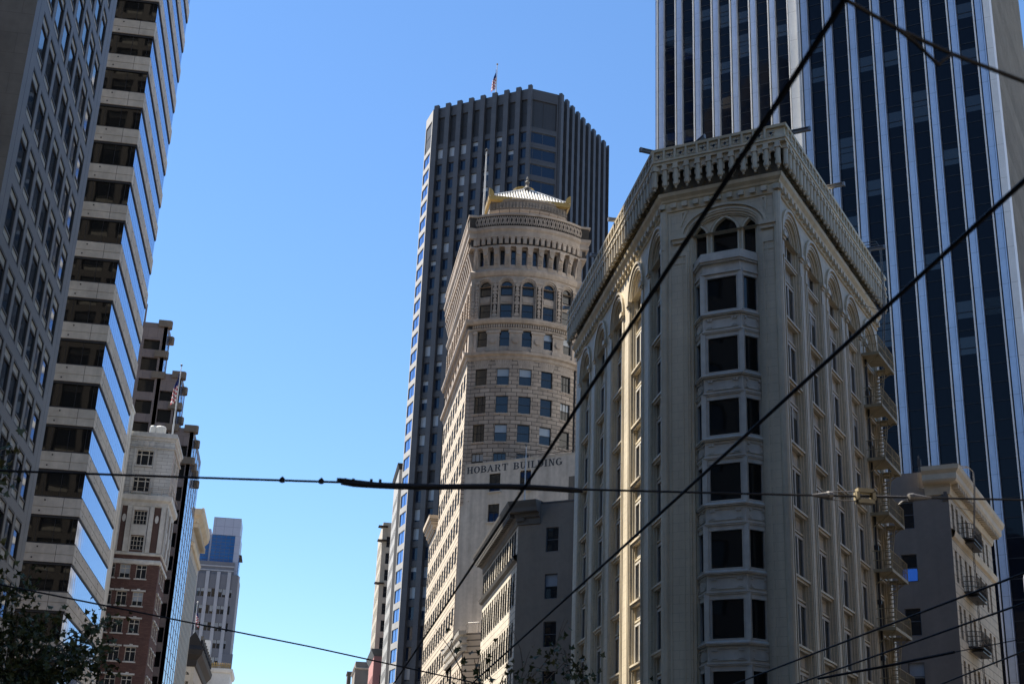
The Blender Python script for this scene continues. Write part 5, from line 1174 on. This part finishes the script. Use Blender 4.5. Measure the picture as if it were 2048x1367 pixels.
TC, LC = fr2(MBp, MC); mb.T = TC; mb.punched(0, LC, 0, 172, [(.25, LC-.25)], fl+[lou], .5)
mb.build('wall', ['granite'], KT)
TLf, LL = fr2(ML, MA); mb = MB(TLf); mb.punched(-.0, LL, 0, 172, [(.35, LL-.55)], fl+[lou], .3)
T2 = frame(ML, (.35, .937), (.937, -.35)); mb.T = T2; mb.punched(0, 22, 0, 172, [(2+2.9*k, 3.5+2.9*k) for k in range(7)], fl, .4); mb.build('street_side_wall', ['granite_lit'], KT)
mb = MB(); mb.hprism([(ML[0]+.6, ML[1]), (MA[0]+.6, MA[1]+.9), (MBp[0], MBp[1]+.8), (MC[0]-.3, MC[1]+.8), (MD[0]-.8, MD[1]), (MD[0]-20, MD[1]+16), (ML[0]+9, ML[1]+22)], 0, 171.5); mb.build('core', ['gasket'], KT)
gw_ = stp-1.2; gr_ = spr-1.25
proto('k', *sash(gw_, 2.8, 'frame_steel', 'glass_navy', .06, ((), (.12,)))); proto('kb', *sash(gw_, 2.8, 'frame_steel', 'glass_navy', .06, ((), (.12,)), .35)); proto('kb2', *sash(gw_, 2.8, 'frame_steel', 'glass_navy', .06, ((), (.12,)), .88)); proto('kr', *sash(gr_, 2.8, 'frame_steel', 'glass_navy', .06, ((), (.12,))))
proto('kl', *sash(gw_, 7.2, 'frame_dark', 'louvre', .06)); proto('klr', *sash(gr_, 7.2, 'frame_dark', 'louvre', .06)); proto('kc', *sash(LC-.5, 2.8, 'frame_steel', 'glass_navy', .1, ((.14, .5), ()))); proto('kcl', *sash(LC-.5, 7.2, 'frame_dark', 'louvre', .1, ((.14, .5), ())))
proto('kx', *sash(LL-.9, 2.8, 'frame_steel', 'glass_blue', .1, ((.5,), ()))); proto('kxl', *sash(LL-.9, 7.2, 'frame_dark', 'louvre', .1)); proto('ky', *sash(1.5, 2.8, 'frame_dark', 'glass', .06)); proto('kf', *sash(gw_, 2.8, 'frame_dark', 'louvre', .06))
its = []; lo = []
for i, r in enumerate(fl):
    for c in mc: its.append(('kf' if i in lou2 else random.choice(['k', 'k', 'k', 'kb', 'kb2', 'k']), TM, c[0], .3, r[0]))
    for c in rc: its.append(('kr', TR_, c[0], .3, r[0]))
    its.append(('kc', TC, .25, .25, r[0])); its.append(('kxl' if False else 'kx', TLf, .35, .12, r[0]))
    for k in range(7): its.append(('ky', T2, 2+2.9*k, .2, r[0]))
place(KT, its, 100)
lo = [('kl', TM, c[0], .3, lou[0]) for c in mc]+[('klr', TR_, c[0], .3, lou[0]) for c in rc]+[('kcl', TC, .25, .25, lou[0]), ('kxl', TLf, .35, .12, lou[0])]
place(KT, lo, 40, name='louvre')

# ================================================================== small far buildings on the right of the street
def slab(name, label, x0, x1, y0, y1, z, m, cols, rows, scols, cap_m=None, frame_m='frame_steel', gl='glass', depth=.25, corn=None):
    t = thing(name, ((x0+x1)/2, (y0+y1)/2, 0), label, 'building')
    a = frame((x0, y0), (1, 0), (0, 1)); b = frame((x0, y0), (0, 1), (1, 0))
    mb = MB(a); mb.punched(0, x1-x0, 0, z, cols, rows, depth); mb.T = b; mb.punched(0, y1-y0, 0, z, scols, rows, depth); mb.T = IDT; mb.face([(x0, y0, z), (x1, y0, z), (x1, y1, z), (x0, y1, z)]); mb.build('wall', [m], t)
    its = []
    for r in rows:
        for T, cc in ((a, cols), (b, scols)):
            for c in cc:
                key = '%s%.2f%.2f' % (name, c[1]-c[0], r[1]-r[0])
                if key not in PROTO: proto(key, *sash(c[1]-c[0], r[1]-r[0], frame_m, gl, .08, ((), (.5,))))
                its.append((key, T, c[0], .1, r[0]))
    place(t, its, 60)
    mb = MB(); mb.box(x0+.4, x1, y0+.4, y1, 0, z-.2); mb.build('core', ['gasket'], t)
    if corn:
        mb = MB()
        for zz, o, h in corn: sweep(mb, [(x0, y0+(1.5 if h < .3 else y1-y0)), (x0, y0), (x0+(1.2 if h < .3 else x1-x0), y0)], [(0, zz-h), (o*.5, zz-h*.6), (o, zz-.1), (o, zz), (0, zz+.1)])
        mb.build('cornice', [cap_m], t)
    return t
slab('beige_high_rise', 'distant beige high rise with thin dark cornice shelves projecting into the sky', 18.55, 26, 345, 365, 84., 'beige', [(1.1, 2.35)], [(77.6-4.25*k, 80.4-4.25*k) for k in range(17)], [(2+3*k, 3.2+3*k) for k in range(6)], 'dark_wood', corn=[(82.9, 1.2, .25), (79.3, 1.2, .25), (68.4, 1.2, .25)])
slab('pale_stone_building', 'pale stone building seen edge on beside the dark granite tower, black sloping cornice', 19.0, 22, 302, 318, 86.5, 'granite_lit', [(.9, 1.8)], [(79-3.9*k, 81-3.9*k) for k in range(19)], [(1.2+2.4*k, 2.4+2.4*k) for k in range(6)], 'dark_wood', corn=[(87.6, .5, 1.4)])
slab('pink_building', 'small pink stucco building with dark cornice at the foot of the beige high rise', 17.6, 22.5, 326, 346, 48., 'pink', [(1.6, 2.7)], [(40.5, 43.4), (35, 38)], [(1.2+2.4*k, 2.4+2.4*k) for k in range(8)], 'frame_steel', corn=[(49.2, .8, 1.6)])
slab('dark_box_building', 'small near black flat roofed building beyond the pink one', 15.6, 19.5, 378, 396, 53.2, 'wall_dark', [(1., 2.)], [(44, 47)], [(2, 4)], 'concrete', corn=[(51.6, .4, .4)])
mb = MB(); mb.box(14.4, 15.4, 398, 404, 0, 52.4); mb.box(14.2, 15.6, 397.8, 404.2, 52.4, 53)
tag(mb.build('chimney_block', ['brown_cap']), 'tiny dark chimney block at the far left of the distant roofs', 'chimney')

# ================================================================== flagpoles
def flagpole(label, x, y, z0, z1, r, flag=None, m='pole_white', lean=(0, 0), ball='iron'):
    t = thing('flagpole', (x, y, z0), label, 'flagpole')
    mb = MB(); n = 6; pts = [(x+lean[0]*(i/n), y, z0+(z1-z0)*i/n) for i in range(n+1)]
    mb.tube(pts, [r*(1-.55*i/n) for i in range(n+1)], 8); mb.lathe((x, y), [(r*2.2, z0), (r*2, z0+.3), (r*1.1, z0+.5)], 8); mb.build('pole', [m], t)
    mb = MB(); mb.lathe((x+lean[0], y), [(0, z1), (r*1.3, z1+r), (r*1.3, z1+r*2), (0, z1+r*3)], 8); mb.build('finial', [ball], t)
    if flag:
        h, wd, zt, sgn = flag                                        # limp flag hanging in folds beside the pole
        mb = MB(); nu, nv = 8, 26; G = []
        for j in range(nv+1):
            v = j/nv; row = []
            for i in range(nu+1):
                u = i/nu; q = (.25+.75*min(1, v*1.6))
                row.append((x+lean[0]*.9+sgn*(r*.8+wd*u*q*.42+.06*math.sin(9*v+5*u)), y+.16*math.sin(u*11+v*3)*wd*.6, zt-h*v*(1-.06*u)-wd*u*.55))
            G.append(row)
        for j in range(nv):
            for i in range(nu):
                mi = 2 if (j < nv*.42 and i < nu*.9) else (0 if (j//2+i//2) % 2 else 1)
                mb.face([G[j][i], G[j][i+1], G[j+1][i+1], G[j+1][i]], mi)
        mb.build('flag', ['flag_red', 'flag_white', 'flag_blue'], t)
    return t
flagpole('bare white flagpole on the roof of the tan bowed tower', 17.7, 151.6, 75.0, 86.3, .16)
flagpole('bare white flagpole on the low grey walled roof, crossing the wall lettering', 17.05, 107.2, 29.3, 34.5, .075, ball='wire_metal')
flagpole('flagpole with hanging striped flag on top of the dark granite tower', 34.6, 283., 171.5, 183.6, .17, (5.6, 2.4, 182.6, -1), ball='gold')
flagpole('flagpole with hanging striped flag on the terracotta block roof', -20.5, 192., 57.3, 68.2, .13, (4.4, 1.7, 67.3, -1))
flagpole('short flagpole with striped flag above the black scalloped cornice', -22.4, 303., 43., 53.3, .12, (3.6, 1.6, 52.3, 1), ball='pole_white')
flagpole('white mast in front of the blue glass crown of the far tower', -26.4, 423.5, 86.2, 99., .17, ball='pole_white')

# ================================================================== overhead wires
def wire(name, label, pts, r, m='cable', n=6, sag=0., cat='wire', group=None, seg=24):
    P = []
    for i in range(len(pts)-1):
        a, b = Vector(pts[i]), Vector(pts[i+1])
        for k in range(seg): t = k/seg; p = a.lerp(b, t); p.z -= sag*4*t*(1-t); P.append(p)
    P.append(Vector(pts[-1])); mb = MB(); mb.tube(P, r, n); return tag(mb.build(name, [m]), label, cat, group)
wire('trolley_wire', 'thick black trolley wire slanting across the cornice of the flatiron to the lower left', [(2.39, -6, 5.8), (2.38, 15, 5.8), (2.34, 33, 5.82), (2.3, 60, 5.8)], .019, cat='trolley wire')
wire('trolley_wire', 'black trolley wire crossing the bay windows from right edge to lower middle', [(4.17, -6, 5.8), (4.16, 15, 5.8), (4.12, 33, 5.82), (4.1, 60, 5.8)], .018, cat='trolley wire')
wire('trolley_wire', 'upper of the two long wires rising to the right edge at bottom right', [(9.85, 5, 5.8), (9.7, 25, 5.8), (9.5, 60, 5.8)], .017, cat='trolley wire')
wire('trolley_wire', 'second long wire below the upper one at bottom right', [(10.7, 5, 5.8), (10.85, 25, 5.8), (11.3, 60, 5.8)], .017, cat='trolley wire')
SPN = lambda x: 5.53+.052*(x+3.4)+.0012*(x+3.4)*(x-10)*.6
span = thing('span_wire', (0, 15, 5.7), 'long taut span wire across the whole picture with black sleeve and pale insulators', 'span wire')
mb = MB(); mb.tube([(x*.5, 15, SPN(x*.5)) for x in range(-40, 34)], .013, 6); mb.build('wire', ['cable'], span)
mb = MB(); xs = [.3+2.76*i/20 for i in range(21)]; mb.tube([(x, 15+.0, SPN(x)-.01-.018*math.sin(i*.33)) for i, x in enumerate(xs)], [.018]+[.034]*19+[.024], 8); mb.tube([(.28+.1*i, 15, SPN(.3)+.03-.004*i) for i in range(8)], .02, 6); mb.build('sleeve', ['cable'], span)
mb = MB()
for x in (.25, .33, .42, .62, .72): mb.box(x, x+.03, 14.98, 15.02, SPN(x)+.0, SPN(x)+.045)
for x in (-.35, .08): mb.lathe((x, 15), [(0, SPN(x)-.03), (.03, SPN(x)-.02), (.03, SPN(x)+.02), (0, SPN(x)+.05)], 6)
mb.build('clamps', ['cable'], span)
T = lambda a, b, z: (z, 15+a, SPN(z)+b)                              # lathe along X
def xl(x, prof, m): 
    mb = MB()
    for (r0, a0), (r1, a1) in zip(prof, prof[1:]):
        for k in range(10):
            p = 2*math.pi*k/10; q = 2*math.pi*(k+1)/10
            mb.face([(x+a0, 15+r0*math.cos(p), SPN(x+a0)+r0*math.sin(p)), (x+a0, 15+r0*math.cos(q), SPN(x+a0)+r0*math.sin(q)), (x+a1, 15+r1*math.cos(q), SPN(x+a1)+r1*math.sin(q)), (x+a1, 15+r1*math.cos(p), SPN(x+a1)+r1*math.sin(p))])
    return mb
xl(5.82, [(0, 0), (.012, .0), (.045, .18), (.055, .2), (.05, .25), (0, .27)], 0).build('cone_fitting', ['wire_metal'], span)
xl(7.02, [(0, 0), (.05, .01), (.055, .06), (.045, .09), (.012, .30), (0, .31)], 0).build('cone_fitting', ['wire_metal'], span)
mb = MB()
for zz in (.065, -.065):
    P = [(6.38, zz*.6), (6.41, zz), (6.55, zz), (6.58, zz*.6)]
    mb.hprism([(6.38, 14.95), (6.58, 14.95), (6.58, 15.05), (6.38, 15.05)], SPN(6.48)+zz-.025, SPN(6.48)+zz+.025)
mb.box(6.36, 6.4, 14.95, 15.05, SPN(6.4)-.05, SPN(6.4)+.05); mb.box(6.56, 6.6, 14.95, 15.05, SPN(6.5)-.05, SPN(6.5)+.05); mb.build('strain_insulator', ['yellow_iron'], span)
mb = MB()
for zz in (.06, -.06): mb.tube([(6.05, 15, SPN(6.05)+zz*.8), (6.45, 15, SPN(6.45)+zz)], .008, 5)
mb.tube([(6.5, 15, SPN(6.5)+.01), (7.05, 15, SPN(7.05)+.01)], .008, 5); mb.tube([(6.02, 15, SPN(6)), (6.2, 15, SPN(6.2)+.0)], .012, 5); mb.tube([(7.05, 15, SPN(7.05)-.02), (6.95, 15, SPN(6.95)-.05), (6.9, 15, SPN(6.9)-.09)], .01, 5); mb.build('links', ['wire_metal'], span)
hang = thing('hanging_cable', (2.9, 5.6, 5.75), 'out of focus cable with a drooping loop at upper right', 'cable')
mb = MB(); mb.tube([(1.0, 5.0, 5.9), (2.39, 5.42, 5.8), (2.76, 5.61, 5.8), (3.1, 5.74, 5.79), (3.6, 5.92, 5.8), (5, 6.4, 5.85)], .012, 6); mb.build('cable', ['cable'], hang)
mb = MB(); mb.tube([(2.72, 5.58, 5.79), (2.85, 5.64, 5.76), (2.98, 5.69, 5.69), (3.0, 5.70, 5.685), (3.02, 5.7, 5.71), (3.1, 5.73, 5.78)], .011, 6); mb.build('loop', ['cable'], hang)
wire('stay_wire', 'thin wire running down from the left edge across the brick block to the middle', [(-12.5, 29, 8.7), (-5.98, 28.5, 6.66), (.25, 34., 6.62), (6.2, 37.4, 6.2), (12, 40, 5.9)], .018, seg=8)
wire('stay_wire', 'thin wire at bottom right thickening into a sleeve at its lower end', [(14.4, 19, 5.9), (12.37, 22.25, 5.8), (11.97, 24.07, 5.8), (11.01, 28.46, 5.8)], .009, seg=8)
wire('sleeved_cable', 'thick sleeve on the lower end of the thin bottom right wire', [(11.97, 24.07, 5.8), (11.5, 26.3, 5.79), (11.01, 28.46, 5.8)], .026, seg=6, cat='cable')
wire('stay_wire', 'lowest wire crossing the bottom right corner', [(12.2, 18, 5.8), (13.03, 23.48, 5.8), (13.65, 28.16, 5.8), (14.5, 34, 5.8)], .016, seg=8)

# ================================================================== street trees
def leafface(mb, p, s, m):
    n = Vector((random.gauss(0, 1), random.gauss(0, 1), random.gauss(0, .9))).normalized(); a = n.orthogonal().normalized(); b = n.cross(a); t = random.random()*6.28
    a, b = a*math.cos(t)+b*math.sin(t), b*math.cos(t)-a*math.sin(t)
    pts = []
    for k, (ang, rr) in enumerate(((-90, .25), (-50, .62), (-22, .42), (5, .95), (38, .5), (90, 1.1), (142, .5), (175, .95), (202, .42), (230, .62))): pts.append(p+(a*math.cos(R(ang))+b*math.sin(R(ang)))*rr*s+n*(.12*s*math.sin(k*2.)))
    mb.face(pts, m, [(0, 0)]*len(pts))
def tree(label, x, y, h, rad, nleaf, seed, density=1., bias=(0, 0), zlo=.35, ls=.13):
    random.seed(seed); t = thing('street_tree', (x, y, 0), label, 'tree')
    tr_ = MB(); tr_.tube([(x, y, 0), (x+.05, y, h*.25), (x-.03, y+.04, h*.45), (x+bias[0]*.3, y, h*.7)], [.17, .14, .11, .05], 8)
    cr = MB(); br = MB(); tips = []
    for k in range(int(26*density)):
        z0 = h*(.3+.4*random.random()); a = random.random()*6.28; L = rad*(.5+.6*random.random()); e = .25+.9*random.random()
        p = Vector((x, y, z0)); d = Vector((math.cos(a)+bias[0]*.5, math.sin(a)+bias[1]*.5, e)).normalized(); P = [p]
        for s in range(5): d = (d+Vector((random.gauss(0, .22), random.gauss(0, .22), random.gauss(.05, .18)))).normalized(); p = p+d*L/4; p.z = min(p.z, h*1.03); P.append(p)
        br.tube(P, [.045, .035, .026, .018, .012, .007], 5); tips += P[2:]
        for s in range(3):
            q = P[2+s]; dd = (d+Vector((random.gauss(0, .7), random.gauss(0, .7), random.gauss(0, .5)))).normalized(); Q = [q, q+dd*.35, q+dd*.75+Vector((0, 0, random.gauss(0, .12)))]; br.tube(Q, [.012, .009, .005], 4, cap=False); tips += Q[1:]*2
    for k in range(nleaf):
        c = random.choice(tips)+Vector((random.gauss(0, .26), random.gauss(0, .26), random.gauss(-.04, .24)))
        leafface(cr, c, ls*(.55+.6*random.random()), 0 if random.random() < .75 else 1)
    tr_.build('trunk', ['bark'], t); br.build('branches', ['bark'], t); cr.build('crown', ['leaf', 'leaf2'], t)
    return t
tree('leafy street tree in front of the striped tower at lower left', -7.4, 38, 8.5, 2.6, 5600, 11, 1.2)
tree('tall street tree running up the left edge of the picture', -9.6, 37.5, 11.2, 2.4, 3600, 21, zlo=.4)
tree('tall tree just outside the left edge, only a spray of leaves showing', -8.1, 27, 13.2, 2.6, 1700, 5, bias=(.4, 0))
tree('sparse half bare street tree below the grey party wall', 5.6, 39, 8.6, 2.6, 520, 33, ls=.12)
tree('street tree with leafy twigs at the foot of the flatiron', 10.0, 45, 9.3, 2.6, 1100, 44, ls=.13)

# ================================================================== unseen blocks added around the lens to shade the street; they show in glass
def shade_block(label, o, u, d, L, DPT, z, m, pitch=3.8, wd=1.6, gap=3.2):
    t = thing('unseen_shade_block', (o[0], o[1], 0), label, 'building')
    T = frame(o, u, d); T2 = frame(T(0, 0, 0)[:2], d, (-u[0], -u[1])) ; T3 = frame(T(L, 0, 0)[:2], d, (-u[0], -u[1]))
    rows = [(2+pitch*k, 4.1+pitch*k) for k in range(int((z-4)/pitch))]; mb = MB(T)
    c1 = [(1+gap*k, 1+gap*k+wd) for k in range(int((L-2)/gap))]; c2 = [(1+gap*k, 1+gap*k+wd) for k in range(int((DPT-2)/gap))]
    mb.punched(0, L, 0, z, c1, rows, .25); mb.T = T3; mb.punched(0, DPT, 0, z, c2, rows, .25)
    mb.T = frame(T(0, 0, 0)[:2], d, u); mb.punched(0, DPT, 0, z, c2, rows, .25)
    mb.T = T; mb.face([(0, 0, z), (L, 0, z), (L, DPT, z), (0, DPT, z)]); mb.face([(0, DPT, 0), (L, DPT, 0), (L, DPT, z), (0, DPT, z)]); mb.build('wall', [m], t)
    mb = MB(T); mb.box(.3, L-.3, .3, DPT-.1, 0, z-.3); mb.build('core', ['glass'], t)
shade_block('unseen grey block added for shade on the left pavement, before the dark grid tower', (-20, -45), (0, 1), (-1, 0), 108, 40, 62, 'grid_granite')
shade_block('unseen brown block added for shade on the left, farther behind the lens', (-20, -160), (0, 1), (-1, 0), 100, 40, 95, 'brown')
shade_block('unseen pale block added for shade on the right pavement behind the lens', (16.5, -60), (0, 1), (1, 0), 62, 45, 25, 'concrete')
shade_block('unseen dark block added for shade across the side street, right of the flatiron', F2+Vector(DF)*24-Vector(DR)*30, DR, DF, 90, 40, 38, 'grid_granite')
shade_block('unseen tan block added for shade on the right, far behind the lens', (16.5, -190), (0, 1), (1, 0), 110, 45, 100, 'tan_stone')
